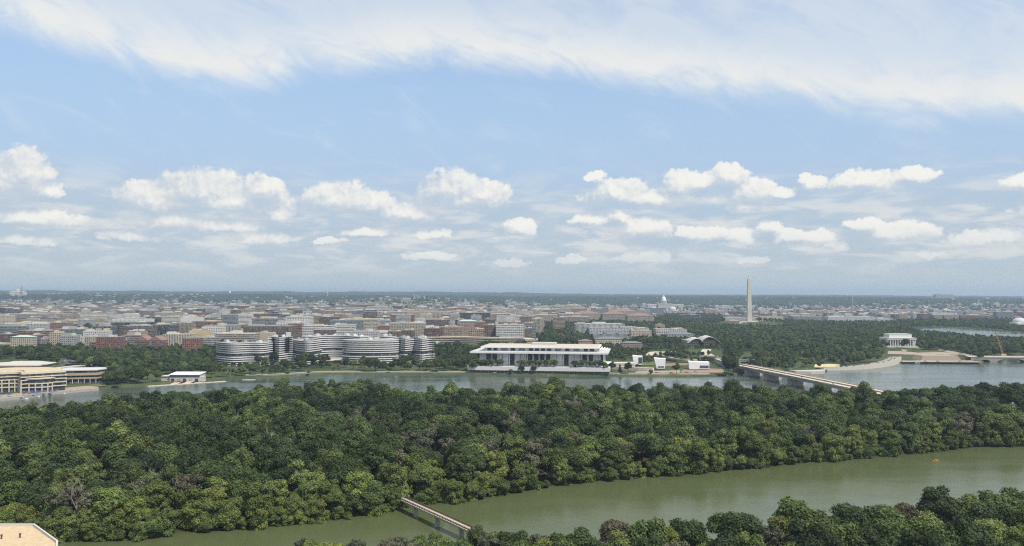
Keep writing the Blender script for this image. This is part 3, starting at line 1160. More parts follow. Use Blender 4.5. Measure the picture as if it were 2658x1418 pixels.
def bank_trees():
    """trees of the near bank along the bottom edge of the picture: pixel of the top, scale, species"""
    T = [(1500, 1362, 'mixed', .9), (1597, 1338, 'red', 1.05), (1678, 1328, 'mixed', 1.05), (1620, 1370, 'mixed', .8), (1785, 1330, 'oak', .9), (1470, 1392, 'mixed', .8), (1740, 1365, 'willow', .8),
         (1878, 1318, 'mixed', .85), (1930, 1318, 'oak', .95), (2068, 1283, 'mixed', 1.2), (2020, 1330, 'willow', .9), (2120, 1310, 'mixed', 1.0), (2205, 1288, 'oak', 1.0), (2255, 1300, 'mixed', 1.0),
         (2300, 1295, 'oak', .95), (2350, 1300, 'red', .8), (2428, 1256, 'oak', 1.05), (2480, 1290, 'grey', .95), (2515, 1275, 'mixed', 1.0), (2590, 1258, 'oak', 1.05), (2640, 1258, 'mixed', 1.1), (2560, 1290, 'oak', 1.0),
         (2400, 1320, 'mixed', .9), (2330, 1340, 'mixed', 1.0), (2250, 1345, 'oak', .9), (2180, 1340, 'mixed', 1.0), (2090, 1345, 'oak', 1.0), (2010, 1365, 'grey', .9), (1945, 1370, 'willow', .9), (1880, 1375, 'oak', .85),
         (1690, 1385, 'oak', .8), (1830, 1395, 'mixed', .8), (2640, 1310, 'oak', 1.0), (2580, 1330, 'mixed', 1.0), (2500, 1330, 'oak', 1.0), (2450, 1345, 'mixed', 1.0), (2650, 1355, 'willow', .9), (2390, 1370, 'oak', 1.0),
         (2540, 1375, 'oak', 1.0), (2620, 1395, 'mixed', 1.0), (2470, 1390, 'mixed', .9), (2300, 1385, 'mixed', .85), (1330, 1372, 'mixed', .8), (1270, 1385, 'grey', .8), (1390, 1400, 'mixed', .8), (1155, 1388, 'willow', .7),
         (1240, 1368, 'oak', .55), (1110, 1400, 'mixed', .75), (1060, 1402, 'grey', .7), (815, 1400, 'willow', .75), (1750, 1400, 'grey', .8), (1570, 1400, 'willow', .8), (2150, 1385, 'oak', .8), (2060, 1400, 'mixed', .85), (1434, 1390, 'cone', .7),
         (1960, 1400, 'mixed', .8), (2340, 1402, 'grey', .8)]
    T += [(1030, 1392, 'grey', .6), (1085, 1386, 'willow', .62), (1130, 1384, 'mixed', .6), (1290, 1376, 'mixed', .72), (1345, 1370, 'mixed', .75), (1400, 1384, 'grey', .7), (1460, 1380, 'mixed', .7), (1535, 1385, 'mixed', .8), (1310, 1398, 'oak', .6), (1200, 1398, 'mixed', .55)]
    T += [(790 + 34 * i + random.uniform(-10, 10), 1402 - 3.2 * abs(i - 8) * 0 - random.uniform(0, 12), random.choice(('willow', 'mixed', 'mixed', 'grey')), random.uniform(.6, .8)) for i in range(0, 24, 2)]
    for px, py, sp, s in T:
        s *= 1.42
        n = {'mixed': 3, 'oak': 5, 'red': 1, 'willow': 4, 'grey': 2, 'cone': 1}[sp]
        key = (sp, random.randrange(n))
        top = PROTO[key][3] * s
        z = 3.0
        for _ in range(6):
            x, y = G(px, py - 9, z + top)
            z = max(float(bank_z(x, y)), 0.5)
        where = 'on the near bank ' + ('below the footbridge' if px < 1300 else 'left of the reddish tree' if px < 1590 else 'right of the reddish tree' if px < 1840 else 'left of the roadside clearing' if px < 2160 else
                                       'above the roadside clearing' if px < 2330 else 'below the orange kayak' if px < 2520 else 'at the right edge')
        if sp == 'red' and px < 1700:
            where = 'on the near bank, densely rounded'
        put_tree(key, x, y, z - .3, s, where, 'trees on the near bank')
    # undergrowth of smaller shrubs fills the bank below
    pts = []
    for i in range(420):
        px = random.uniform(700, 3000)
        d = random.uniform(4, 150)
        x = (px - 1329) / 2193 * 380
        y = float(y_on(BANK_SHORE, x)) - d
        if abs(colpx(x, y) - 2215) < 60 and y < 372:
            continue
        pts.append((x, y, float(bank_z(x, y)) - 1.5, random.uniform(.35, .62) * (1.15 if px > 1900 else .9), random.choice([KIDX[('mixed', 0)], KIDX[('willow', 1)], KIDX[('oak', 2)], KIDX[('mixed', 2)]])))
    scatter('bank_undergrowth', pts, KEYS, 'low green undergrowth between the trees of the near bank')


bank_trees()

# ------------------------------------------------------------------ landmark buildings
def X(px, D):
    return (px - W / 2) / F * D


def ZR(py, D):
    return P(W / 2, py, D)[2]


def c1(zx, zy=0):
    return zx / 3.816, 700 + zy / 3.816


def c2(zx, zy=0):
    return 500 + zx / 3.816, 700 + zy / 3.816


def c3(zx, zy=0):
    return 1100 + zx / 3.816, 700 + zy / 3.816


def c4(zx, zy=0):
    return 1500 + zx / 3.816, 700 + zy / 3.816


def c5(zx, zy=0):
    return 1990 + zx / 3.817, 700 + zy / 3.817


def spline(pts, n=8):
    out_ = []
    p = [pts[0]] + list(pts) + [pts[-1]]
    for i in range(1, len(p) - 2):
        a, b, c, d = p[i - 1], p[i], p[i + 1], p[i + 2]
        for k in range(n):
            t = k / n
            out_.append(tuple(0.5 * ((2 * b[j]) + (-a[j] + c[j]) * t + (2 * a[j] - 5 * b[j] + 4 * c[j] - d[j]) * t * t + (-a[j] + 3 * b[j] - 3 * c[j] + d[j]) * t ** 3) for j in range(len(b))))
    out_.append(tuple(pts[-1]))
    return out_


def offset_line(pts, d):
    """shift an open polyline to its left by d"""
    out_ = []
    for i in range(len(pts)):
        a, b = pts[max(i - 1, 0)], pts[min(i + 1, len(pts) - 1)]
        L = math.hypot(b[0] - a[0], b[1] - a[1]) or 1
        out_.append((pts[i][0] - (b[1] - a[1]) / L * d, pts[i][1] + (b[0] - a[0]) / L * d))
    return out_


def offset_poly(poly, d):
    """grow a counter-clockwise polygon by d"""
    n = len(poly)
    out_ = []
    for i in range(n):
        a, b, c = poly[i - 1], poly[i], poly[(i + 1) % n]
        n1 = Vector((b[1] - a[1], -(b[0] - a[0]))).normalized()
        n2 = Vector((c[1] - b[1], -(c[0] - b[0]))).normalized()
        m = n1 + n2
        if m.length < 1e-6:
            m = n1
        m = m.normalized()
        k = d / max(0.4, m.dot(n1))
        out_.append((b[0] + m.x * k, b[1] + m.y * k))
    return out_


def slab_outline(front, thick):
    f = spline(front, 6)
    back = offset_line(f, thick)
    return f + back[::-1]


TERRACE = []


def curved_apartments(front, thick, z0, z1, label, skip=(), ellipse=None, units=5):
    poly = slab_outline(front, thick) if ellipse is None else ellipse
    root = empty('apartment_building', (0, 0, 0))
    tag(root, label, 'apartment building', 'curved white balcony apartments by the river')
    m = MB()
    m.prism(poly, z0 - 3, z1 - 0.6, 0, None)
    m.build('wall', fac('black', 'deep'), root)
    n = int(round((z1 - z0) / 3.4))
    h = (z1 - z0) / n
    for i in range(n):
        if i in skip:
            continue
        z = z0 + i * h
        grow = 1.0 + (1.4 if i < n * 0.35 else 0.0)
        b = MB()
        b.prism(offset_poly(poly, grow), z, z + h * 0.42, 0, 0, True)
        b.build('balcony', MAT['balcony_grey'], root)
    r = MB()
    r.prism(offset_poly(poly, 0.9), z1 - 0.62, z1 + 0.25, 0, 1)
    r.build('roof', [MAT['balcony_grey'], MAT['roof_grey']], root)
    f = spline(front, 6) if ellipse is None else None
    for k in range(units):
        if f:
            a = f[int((k + 0.6) / (units + .3) * (len(f) - 1))]
            q = f[min(int((k + 0.6) / (units + .3) * (len(f) - 1)) + 1, len(f) - 1)]
            L = math.hypot(q[0] - a[0], q[1] - a[1]) or 1
            cx, cy = a[0] - (q[1] - a[1]) / L * thick * .5, a[1] + (q[0] - a[0]) / L * thick * .5
            an = math.atan2(q[1] - a[1], q[0] - a[0])
        else:
            an = k * 2.1
            mx = sum(p[0] for p in poly) / len(poly)
            my = sum(p[1] for p in poly) / len(poly)
            cx, cy = mx + math.cos(an) * 8, my + math.sin(an) * 6
        u = MB()
        w_, d_, hh = random.uniform(4, 11), random.uniform(4, 8), random.uniform(1.5, 3.4)
        u.obox(cx, cy, w_, d_, z1 + .25, z1 + .25 + hh, an, 0)
        u.obox(cx + 1, cy, w_ * .4, d_ * .5, z1 + .25 + hh, z1 + 1.4 + hh, an, 0)
        u.build('penthouse', MAT[random.choice(('roof_white', 'roof_grey', 'balcony_grey'))], root)
    return root


def wf(*pts):
    return [(X(c2(zx)[0], D), D) for zx, D in pts]


curved_apartments(wf((245, 1372), (385, 1342), (560, 1352), (690, 1352), (790, 1382)), 22, 5, 41, 'long white banded apartment block, lowest of the curved complex, nearest the boathouse', skip=(5,))
curved_apartments(wf((793, 1402), (865, 1376), (942, 1398)), 26, 6, 48.5, 'tall narrow white banded apartment tower with round front behind the long block', units=2)
curved_apartments(wf((965, 1425), (1075, 1376), (1170, 1366), (1280, 1402)), 20, 6, 43, 'white banded apartment block with angled front between tower and concave block', skip=(5,), units=4)
curved_apartments(wf((1200, 1446), (1300, 1474), (1420, 1484), (1550, 1470), (1660, 1436)), 22, 8, 46, 'long concave white banded apartment block framing the forecourt', skip=(4,), units=7)
curved_apartments(wf((1850, 1448), (1930, 1438), (2012, 1450)), 30, 8, 46.5, 'white banded apartment wing rising behind the round drum block', skip=(4,), units=2)
_cx, _cy = X(c2(1780)[0], 1395), 1395
curved_apartments(None, 0, 7, 44, 'round white banded apartment drum standing nearest the river road', skip=(4,), units=6,
                  ellipse=[(_cx + 48 * math.cos(a * math.pi / 20), _cy + 27 * math.sin(a * math.pi / 20)) for a in range(40)])
curved_apartments(wf((2034, 1402), (2110, 1374), (2192, 1392), (2275, 1372), (2362, 1400)), 26, 6, 47, 'white banded apartment block with two bulging fronts, nearest the arts hall', skip=(5,), units=6)
_m = MB()
_m.obox(X(c2(953)[0], 1412), 1412, 7, 10, 4, 55, 0.1)
_o = _m.build('stair_tower', MAT['roof_white'])
tag(_o, 'slim white windowless stair tower between the banded apartment blocks', 'tower')


def forecourt():
    root = empty('hotel_entrance', (0, 0, 0))
    tag(root, 'low cream hotel entrance with terrace in front of the concave apartments', 'entrance building')
    D = 1415
    m = MB()
    m.box(X(c2(1335)[0], D), X(c2(1545)[0], D), D, D + 16, 4, ZR(c2(0, 905)[1], D), 0)
    m.build('wall', fac('cream', 'deep'), root)
    m = MB()
    m.box(X(c2(1320)[0], D), X(c2(1560)[0], D), D - 3, D + 20, ZR(c2(0, 905)[1], D) + .01, ZR(c2(0, 897)[1], D), 0)
    m.build('roof', MAT['cream'], root)
    m = MB()
    m.box(X(c2(1360)[0], 1440), X(c2(1560)[0], 1440), 1436, 1450, 4, ZR(c2(0, 880)[1], 1436), 0)
    m.build('upper_terrace', MAT['pale_stone'], root)
    m = MB()
    D = 1385
    m.box(X(c2(1300)[0], D), X(c2(1520)[0], D), D, D + 3, 2, ZR(c2(0, 965)[1], D), 0)
    m.build('garden_wall', MAT['pale_stone'], root)


forecourt()


# ---- the long marble arts hall
def arts_hall():
    rz = math.radians(-8.6)
    root = empty('arts_hall', (X(1395.6, 1242), 1242, 0), rz)
    tag(root, 'long white marble arts hall with overhanging roof and slender columns on the river bank', 'arts hall')
    B = lambda name, mat, fn: (lambda m: (fn(m), m.build(name, mat, root))[1])(MB())
    B('podium', MAT['marble'], lambda m: m.box(-105, 105, 0, 118, 6.4, 12.2))
    B('podium_base', MAT['roof_dark'], lambda m: m.box(-101, 104, 4, 116, 0.5, 6.39))
    wall = B('wall', MAT['marble_white'], lambda m: m.box(-94, 95, 20, 94, 12.21, 31.0))
    B('roof', [MAT['white_paint'], MAT['roof_white']], lambda m: m.box(-102.5, 102.5, 6, 108, 31.01, 33.6, 0, 1))
    B('upper_wall', MAT['marble_white'], lambda m: m.box(-85, 86, 28, 90, 33.61, 38.4))
    B('upper_roof', [MAT['white_paint'], MAT['hall_roof']], lambda m: (m.box(-89, 89, 20, 96, 38.41, 40.3, 0, 0), m.box(-87.5, 87.5, 21.5, 94.5, 40.3, 40.7, 0, 1)))
    B('penthouse', MAT['roof_white'], lambda m: m.box(-17, 20, 66, 84, 40.7, 44.0))
    for i, x0 in enumerate((90, 94, 98)):
        B('end_terrace', MAT['white_paint'], lambda m: m.box(x0 - 1.2, x0 + 1.0, 30 + 2 * i, 100, 33.61, 36.6 - .8 * i))
    s = 0.1547
    fx = lambda zx: (zx - 1130) * s

    def window(x0, x1, y, z0, z1, nx=3, nz=2):
        m = MB()
        m.box(x0, x1, y - .10, y + .3, z0, z1, 0)
        o = m.build('window', MAT['glass'], root)
        f = MB()
        for k in range(nx + 1):
            xx = x0 + (x1 - x0) * k / nx
            f.box(xx - .14, xx + .14, y - .3, y - .101, z0, z1)
        for k in range(nz + 1):
            zz = z0 + (z1 - z0) * k / nz
            f.box(x0 + .141, x1 - .141, y - .24, y - .11, zz - .12, zz + .12)
        f.build('frame', MAT['bronze'], o)
    for a, b in ((845, 888), (1370, 1412)):
        window(fx(a), fx(b), 20, 12.8, 30.6, 3, 6)
    for a, b in ((612, 655), (673, 713), (1022, 1059), (1080, 1118), (1139, 1177), (1196, 1235), (1546, 1586), (1606, 1646)):
        window(fx(a), fx(b), 20, 20.5, 30.6, 3, 3)
    for a, b in ((490 + 32, 545), (1745 - 26, 1745 - 2)):
        window(fx(a), fx(b) - .3, 20, 14, 30.6, 2, 5)
    s2 = 0.1575
    gx = lambda zx: (zx - 1130) * s2
    for a, b in ((622, 660), (682, 718), (850, 890), (1025, 1062), (1083, 1120), (1142, 1178), (1200, 1237), (1372, 1410), (1547, 1583), (1607, 1643)):
        window(gx(a), gx(b), 28, 34.0, 38.2, 3, 2)
    for a, b in ((757, 815), (928, 986), (1275, 1332), (1450, 1507)):
        m = MB()
        m.box(gx(a), gx(b), 27.8, 28.3, 34.0, 38.2)
        m.build('louver', MAT['grey_louver'], root)
    for zx in (460, 545, 632, 662, 720, 775, 835, 895, 952, 1012, 1070, 1129, 1187, 1245, 1305, 1363, 1420, 1478, 1537, 1595, 1652, 1715, 1775):
        x = (zx - 1130) * 0.1515
        m = MB()
        m.box(x - .32, x + .32, 8.6, 9.4, 12.21, 31.0)
        m.build('column', MAT['bronze'], root)
    for x0 in range(-98, 104, 12):
        m = MB()
        m.box(x0, x0 + .8, 2.5, 4.2, 0.5, 6.39)
        m.build('pillar', MAT['concrete'], root)
    return root


HALL = arts_hall()


def hall_pt(lx, ly):
    c, s = math.cos(math.radians(-8.6)), math.sin(math.radians(-8.6))
    return (X(1395.6, 1242) + lx * c - ly * s, 1242 + lx * s + ly * c)


# ---- white pavilions
def pavilion(label, D, top, bot, ytop, ybot, depth, win):
    """top / bot: crop-4 x range at the roof and at the ground"""
    root = empty('pavilion', (0, 0, 0))
    tag(root, label, 'pavilion', 'white sculptural pavilions beside the arts hall')
    a, b = X(c4(top[0])[0], D), X(c4(top[1])[0], D)
    c, d = X(c4(bot[0])[0], D), X(c4(bot[1])[0], D)
    z0, z1 = ZR(c4(0, ybot)[1], D) - 1.5, ZR(c4(0, ytop)[1], D)
    z1b = z1 - 1.2
    m = MB()
    fr = [(c, D, z0), (d, D, z0), (b, D, z1b), ((a + b) / 2, D, z1 - 1.0), (a, D, z1)]
    bk = [(p[0] + 3, D + depth, p[2]) for p in fr]
    m.face(fr)
    m.face(bk[::-1])
    for i in range(len(fr)):
        j = (i + 1) % len(fr)
        m.face([fr[j], fr[i], bk[i], bk[j]])
    m.build('wall', MAT['white_paint'], root)
    w0, w1, v0, v1 = win
    m = MB()
    m.box(X(c4(w0)[0], D), X(c4(w1)[0], D), D - .25, D + .3, ZR(c4(0, v1)[1], D), ZR(c4(0, v0)[1], D))
    o = m.build('window', MAT['glass_blue'], root)
    f = MB()
    for k in range(5):
        xx = X(c4(w0 + (w1 - w0) * k / 4)[0], D)
        f.box(xx - .12, xx + .12, D - .4, D - .251, ZR(c4(0, v1)[1], D), ZR(c4(0, v0)[1], D))
    f.build('frame', MAT['dark_metal'], o)


pavilion('small white leaning pavilion with a dark glass side, nearest the arts hall', 1352, (538, 636), (556, 634), 853, 934, 18, (598, 632, 870, 930))
pavilion('tall white flared pavilion wider at the roof, middle of the three', 1296, (750, 866), (778, 858), 876, 972, 16, (792, 850, 958, 971))
pavilion('long low white pavilion with a dark window at its lower corner', 1290, (1093, 1298), (1100, 1297), 912, 978, 20, (1205, 1290, 951, 976))


def retaining(name, label, pts, z0, z1, mat, t=1.2):
    m = MB()
    for a, b in zip(pts, pts[1:]):
        an = math.atan2(b[1] - a[1], b[0] - a[0])
        L = math.hypot(b[0] - a[0], b[1] - a[1])
        m.obox((a[0] + b[0]) / 2, (a[1] + b[1]) / 2, L, t, z0, z1, an)
    o = m.build(name, MAT[mat])
    tag(o, label, 'wall')
    return o


retaining('retaining_wall', 'long pale grey retaining wall below the middle white pavilion', [(X(c4(345)[0], 1300), 1300), (X(c4(600)[0], 1278), 1278), (X(c4(745)[0], 1268), 1268)], 1, 8.6, 'concrete_pale', 6)
retaining('retaining_wall', 'pale terrace wall beside the podium of the arts hall', [(X(c4(330)[0], 1345), 1345), (X(c4(560)[0], 1338), 1338)], 1, 10.5, 'concrete_pale', 22)
retaining('retaining_wall', 'low pale wall in front of the long low white pavilion', [(X(c4(900)[0], 1268), 1268), (X(c4(1110)[0], 1262), 1262), (X(c4(1440)[0], 1266), 1266)], 1, 4.4, 'pale_stone', 2)


# ---- peace institute with the winged roof
def winged_institute():
    D = 1760
    root = empty('institute_building', (0, 0, 0))
    tag(root, 'beige institute building with white winged glass roof at the edge of the park', 'institute building')
    z = lambda zy: ZR(c4(0, zy)[1], D)
    xx = lambda zx: X(c4(zx)[0], D)
    for a, b, t in ((1078, 1192, 702), (1250, 1368, 702)):
        m = MB()
        m.box(xx(a), xx(b), D, D + 60, 3, z(t))
        m.build('wall', fac('beige', 'deep'), root)
    m = MB()
    m.box(xx(1192) + .02, xx(1250) - .02, D + 9, D + 55, 3, z(715))
    m.build('atrium', MAT['glass_blue'], root)
    for prof in ([(1085, 716), (1115, 692), (1150, 676), (1185, 676), (1215, 692), (1238, 712)], [(1215, 708), (1238, 680), (1262, 664), (1288, 657), (1320, 663), (1355, 678), (1388, 702), (1414, 734)]):
        p = spline([(xx(a), z(b)) for a, b in prof], 5)
        m = MB()
        for (a, za), (b, zb) in zip(p, p[1:]):
            for y0, y1, d0, d1 in ((D - 8, D + 25, -1.5, 0.0), (D + 25, D + 62, 0.0, -4.0)):
                m.face([(a, y0, za + d0), (b, y0, zb + d0), (b, y1, zb + d1), (a, y1, za + d1)])
                m.face([(a, y1, za + d1 - .7), (b, y1, zb + d1 - .7), (b, y0, zb + d0 - .7), (a, y0, za + d0 - .7)])
            m.face([(a, D - 8, za - 2.2), (b, D - 8, zb - 2.2), (b, D - 8, zb - 1.5), (a, D - 8, za - 1.5)])
        m.build('roof_wing', MAT['roof_white'], root, True)


winged_institute()


# ---- obelisk
def obelisk():
    root = empty('obelisk', (MON[0], MON[1], float(gz(MON[0], MON[1])) - .5), 0)
    tag(root, 'tall pale stone obelisk rising from the lawn above the parkland trees', 'obelisk')
    lo, n = 8.4, 24
    hgt = [0, 46, 152.4, 169]
    hw = [8.4, 7.55, 5.25, 0.05]
    for nm, i, mat in (('lower_shaft', 0, 'pale_stone'), ('upper_shaft', 1, 'limestone'), ('pyramidion', 2, 'pale_stone')):
        m = MB()
        a, b = hw[i], hw[i + 1]
        A = [(-a, -a), (a, -a), (a, a), (-a, a)]
        Bq = [(-b, -b), (b, -b), (b, b), (-b, b)]
        for k in range(4):
            j = (k + 1) % 4
            m.face([(*A[k], hgt[i]), (*A[j], hgt[i]), (*Bq[j], hgt[i + 1]), (*Bq[k], hgt[i + 1])])
        m.build(nm, MAT[mat], root)
    for k in range(2):
        m = MB()
        m.box(-1.6 + 2.0 * k, -0.6 + 2.0 * k, -5.25, -4.6, 153.5, 155)
        m.build('window', MAT['dark_metal'], root)
    m = MB()
    m.cyl(0, 0, 34, 33, -1.0, 0.6, 32)
    m.build('plaza', MAT['pale_stone'], root)


obelisk()


# ---- temple memorial
def temple():
    D = 1700
    x0, x1 = 754, 812.5
    root = empty('memorial_temple', ((x0 + x1) / 2, D, 0))
    tag(root, 'white columned memorial temple with a flat attic among the park trees', 'memorial')
    w, d = (x1 - x0) / 2, 37.0
    B = lambda name, mat, fn: (lambda m: (fn(m), m.build(name, mat, root))[1])(MB())
    B('platform', MAT['pale_stone'], lambda m: (m.box(-w - 6, w + 6, -6, d + 6, 1.5, 9.6), m.box(-w - 4, w + 4, -4, d + 4, 9.61, 12.0), m.box(-w - 1.5, w + 1.5, -1.5, d + 1.5, 12.01, 13.6)))
    B('cella', MAT['concrete'], lambda m: m.box(-w + 5, w - 5, 5, d - 5, 13.61, 26.4))
    B('entablature', MAT['marble'], lambda m: (m.box(-w, w, 0, d, 26.41, 29.6), m.box(-w - .9, w + .9, -.9, d + .9, 29.6, 30.4)))
    B('attic', MAT['marble'], lambda m: (m.box(-w + 6.5, w - 6.5, 6, d - 6, 30.4, 37.2), m.box(-w + 6, w - 6, 5.5, d - 5.5, 37.2, 38.0)))

    def col(x, y):
        m = MB()
        m.cyl(x, y, 1.15, .95, 13.61, 25.6, 12)
        m.box(x - 1.25, x + 1.25, y - 1.25, y + 1.25, 25.6, 26.4)
        m.build('column', MAT['marble'], root)
    for i in range(12):
        t = -w + 1.6 + (2 * w - 3.2) * i / 11
        col(t, 1.5)
        col(t, d - 1.5)
    for i in range(1, 7):
        col(-w + 1.6, 1.5 + (d - 3) * i / 7)
        col(w - 1.6, 1.5 + (d - 3) * i / 7)


temple()


# ---- capitol-like domed building and its neighbours
def dome_prof(r, z, h, n=8):
    return [(r * math.cos(i / n * math.pi / 2), z + h * math.sin(i / n * math.pi / 2)) for i in range(n + 1)]


def domed_capitol():
    D = 5200
    cx = X(c4(857)[0], D)
    root = empty('domed_capitol', (cx, D, 0))
    tag(root, 'white capitol building with a tall tiered dome on the distant hill', 'capitol')
    wx = lambda zx: X(c4(zx)[0], D) - cx
    B = lambda name, mat, fn: (lambda m: (fn(m), m.build(name, mat, root))[1])(MB())
    B('wall', fac('white', 'vert'), lambda m: (m.box(wx(690), wx(1045), 0, 60, 8, 51), m.box(wx(790), wx(925), -18, -0.02, 8, 57), m.box(wx(690), wx(745), -12, -.02, 8, 49), m.box(wx(990), wx(1045), -12, -.02, 8, 49)))
    B('roof', MAT['roof_white'], lambda m: (m.box(wx(688), wx(1047), -.01, 61, 51.01, 53), m.box(wx(788), wx(927), -19, -.02, 57.01, 58.5)))
    B('terrace', MAT['pale_stone'], lambda m: m.box(wx(640), wx(1090), -60, -20, 6, 24))
    B('drum', fac('white', 'vert'), lambda m: (m.cyl(0, 25, 19, 19, 53, 60, 28), m.cyl(0, 25, 15.5, 15.5, 60, 76, 28)))
    for i in range(20):
        a = i / 20 * 6.2832
        m = MB()
        m.cyl(17.2 * math.cos(a), 25 + 17.2 * math.sin(a), .8, .7, 60.02, 73.5, 6)
        m.build('column', MAT['white_paint'], root)
    B('cornice', MAT['white_paint'], lambda m: m.cyl(0, 25, 18.6, 18.4, 73.6, 76, 28))
    B('dome', MAT['white_paint'], lambda m: (m.cyl(0, 25, 14.4, 14.2, 76.02, 82, 28), m.lathe(0, 25, dome_prof(14.2, 82, 19), 28)))
    B('lantern', MAT['white_paint'], lambda m: (m.cyl(0, 25, 3.6, 3.2, 100.6, 108, 12), m.lathe(0, 25, dome_prof(3.3, 108, 3), 12)))
    B('statue', MAT['bronze'], lambda m: (m.cyl(0, 25, 1.0, 1.3, 110.9, 113.5, 8), m.lathe(0, 25, [(1.3, 113.5), (1.0, 115.5), (.5, 116), (.6, 117), (.1, 117.8)], 8)))


domed_capitol()


def domed_museum(label, D, zx0, zx1, ztop, zroof, r, dome_mat, wall):
    cx = X(c4((zx0 + zx1) / 2)[0], D)
    hw = abs(X(c4(zx1)[0], D) - X(c4(zx0)[0], D)) / 2
    root = empty('domed_museum', (cx, D, 0))
    tag(root, label, 'museum')
    zr, zt = ZR(c4(0, zroof)[1], D), ZR(c4(0, ztop)[1], D)
    m = MB()
    m.box(-hw, hw, 0, 50, 4, zr)
    m.build('wall', fac(wall, 'vert'), root)
    m = MB()
    m.box(-hw - .5, hw + .5, -.5, 51, zr + .01, zr + 1.5)
    m.build('roof', MAT['roof_white'], root)
    m = MB()
    m.cyl(0, 22, r * 1.08, r * 1.05, zr + 1.5, zr + (zt - zr) * .35, 24)
    m.build('drum', fac(wall, 'vert'), root)
    m = MB()
    m.lathe(0, 22, dome_prof(r, zr + (zt - zr) * .35 + .02, (zt - zr) * .65), 24)
    m.build('dome', MAT[dome_mat], root)


domed_museum('pale museum with a low white dome below the capitol', 4300, 880, 1012, 368, 412, 17, 'roof_white', 'white')
domed_museum('museum with a shallow grey-green dome left below the capitol', 3950, 690, 815, 368, 402, 19, 'roof_copper_pale', 'pale grey')


def round_memorial():
    D = 2720
    cx = X(2664, D)
    root = empty('round_memorial', (cx, D, 0))
    tag(root, 'white round columned memorial across the basin, cut by the right edge', 'memorial')
    z0, zc, zt = 3, ZR(c5(0, 545)[1], D), ZR(c5(0, 492)[1], D)
    B = lambda name, mat, fn: (lambda m: (fn(m), m.build(name, mat, root))[1])(MB())
    B('platform', MAT['pale_stone'], lambda m: (m.cyl(0, 40, 42, 42, 1, 5.5, 40), m.box(-54, 10, -28, 0, 1, 5.4)))
    B('wall', MAT['concrete'], lambda m: m.cyl(0, 40, 20, 20, 5.5, zc, 32))
    for i in range(26):
        a = i / 26 * 6.2832
        m = MB()
        m.cyl(26 * math.cos(a), 40 + 26 * math.sin(a), 1.1, 1.0, 5.51, zc, 8)
        m.build('column', MAT['marble'], root)
    B('entablature', MAT['marble'], lambda m: (m.cyl(0, 40, 28.5, 28.5, zc + .01, zc + 4, 40), m.cyl(0, 40, 22, 22, zc + 4, zc + 7, 40)))
    B('dome', MAT['roof_white'], lambda m: m.lathe(0, 40, dome_prof(21, zc + 7, zt - zc - 3), 32))
    B('portico', MAT['marble'], lambda m: (m.box(-28, 8, 2, 14, zc + .01, zc + 4), [m.cyl(-26 + 6 * k, 4, 1.1, 1, 5.51, zc, 8) for k in range(6)],
                                          m.face([(-28, 2, zc + 4), (8, 2, zc + 4), (-10, 2, zc + 8)]), m.face([(-28, 2, zc + 4), (-10, 2, zc + 8), (-10, 14, zc + 8), (-28, 14, zc + 4)]), m.face([(8, 2, zc + 4), (8, 14, zc + 4), (-10, 14, zc + 8), (-10, 2, zc + 8)])))


round_memorial()


# ---- bridges
def road_bridge():
    root = empty('road_bridge', (ROAD_X(1100), 1100, 0))
    tag(root, 'long pale road bridge on stone piers crossing the river towards the island', 'bridge')
    ox = lambda x, y: (x - ROAD_X(1100), y - 1100)
    ys = np.linspace(560, 1288, 40)
    zd = lambda y: 11.6 + 1.2 * math.sin(math.pi * (y - 700) / 600) if 700 < y < 1300 else 11.6
    hw = 13.5

    def strip(name, u0, u1, dz0, dz1, mat):
        m = MB()
        for a, b in zip(ys, ys[1:]):
            q = [(*ox(ROAD_X(a) + u0, a), zd(a)), (*ox(ROAD_X(a) + u1, a), zd(a)), (*ox(ROAD_X(b) + u1, b), zd(b)), (*ox(ROAD_X(b) + u0, b), zd(b))]
            T = [(p[0], p[1], p[2] + dz1) for p in q]
            Bm = [(p[0], p[1], p[2] + dz0) for p in q]
            m.face(T)
            m.face(Bm[::-1])
            m.face([Bm[0], T[0], T[3], Bm[3]][::-1])
            m.face([Bm[1], T[1], T[2], Bm[2]])
        return m.build(name, MAT[mat], root)
    strip('girder', -hw + 1.5, hw - 1.5, -3.4, -0.62, 'concrete')
    strip('deck', -hw, hw, -0.6, 0.0, 'deck_pale')
    strip('median_barrier', -0.55, 0.55, 0.01, 1.2, 'brown_dirt')
    strip('parapet', -hw, -hw + .5, 0.01, 1.0, 'deck_pale')
    strip('parapet', hw - .5, hw, 0.01, 1.0, 'deck_pale')
    strip('lane_line', -hw / 2 - .2, -hw / 2 + .2, 0.004, 0.012, 'white_paint')
    strip('lane_line', hw / 2 - .2, hw / 2 + .2, 0.004, 0.012, 'white_paint')
    for y in (700, 790, 880, 960, 1040, 1110, 1180, 1240):
        m = MB()
        cx, cy = ox(ROAD_X(y), y)
        m.box(cx - hw + 2, cx + hw - 2, cy - 2.2, cy + 2.2, -1.5, zd(y) - 3.41)
        m.box(cx - hw + .5, cx + hw - .5, cy - 3.2, cy + 3.2, -1.5, 2.2)
        m.build('pier', MAT['limestone'], root)
    m = MB()
    cx, cy = ox(ROAD_X(1282), 1282)
    m.box(cx - hw - 3, cx + hw + 3, cy - 6, cy + 40, -1.5, 10.9)
    m.build('abutment', MAT['concrete'], root)
    for y in range(700, 1290, 45):
        m = MB()
        cx, cy = ox(ROAD_X(y) + hw - .25, y)
        m.cyl(cx, cy, .14, .1, zd(y) + 1, zd(y) + 10, 6)
        m.bar((cx, cy, zd(y) + 10), (cx - 3, cy, zd(y) + 10.4), .16)
        m.build('lamp_post', MAT['steel'], root)


road_bridge()


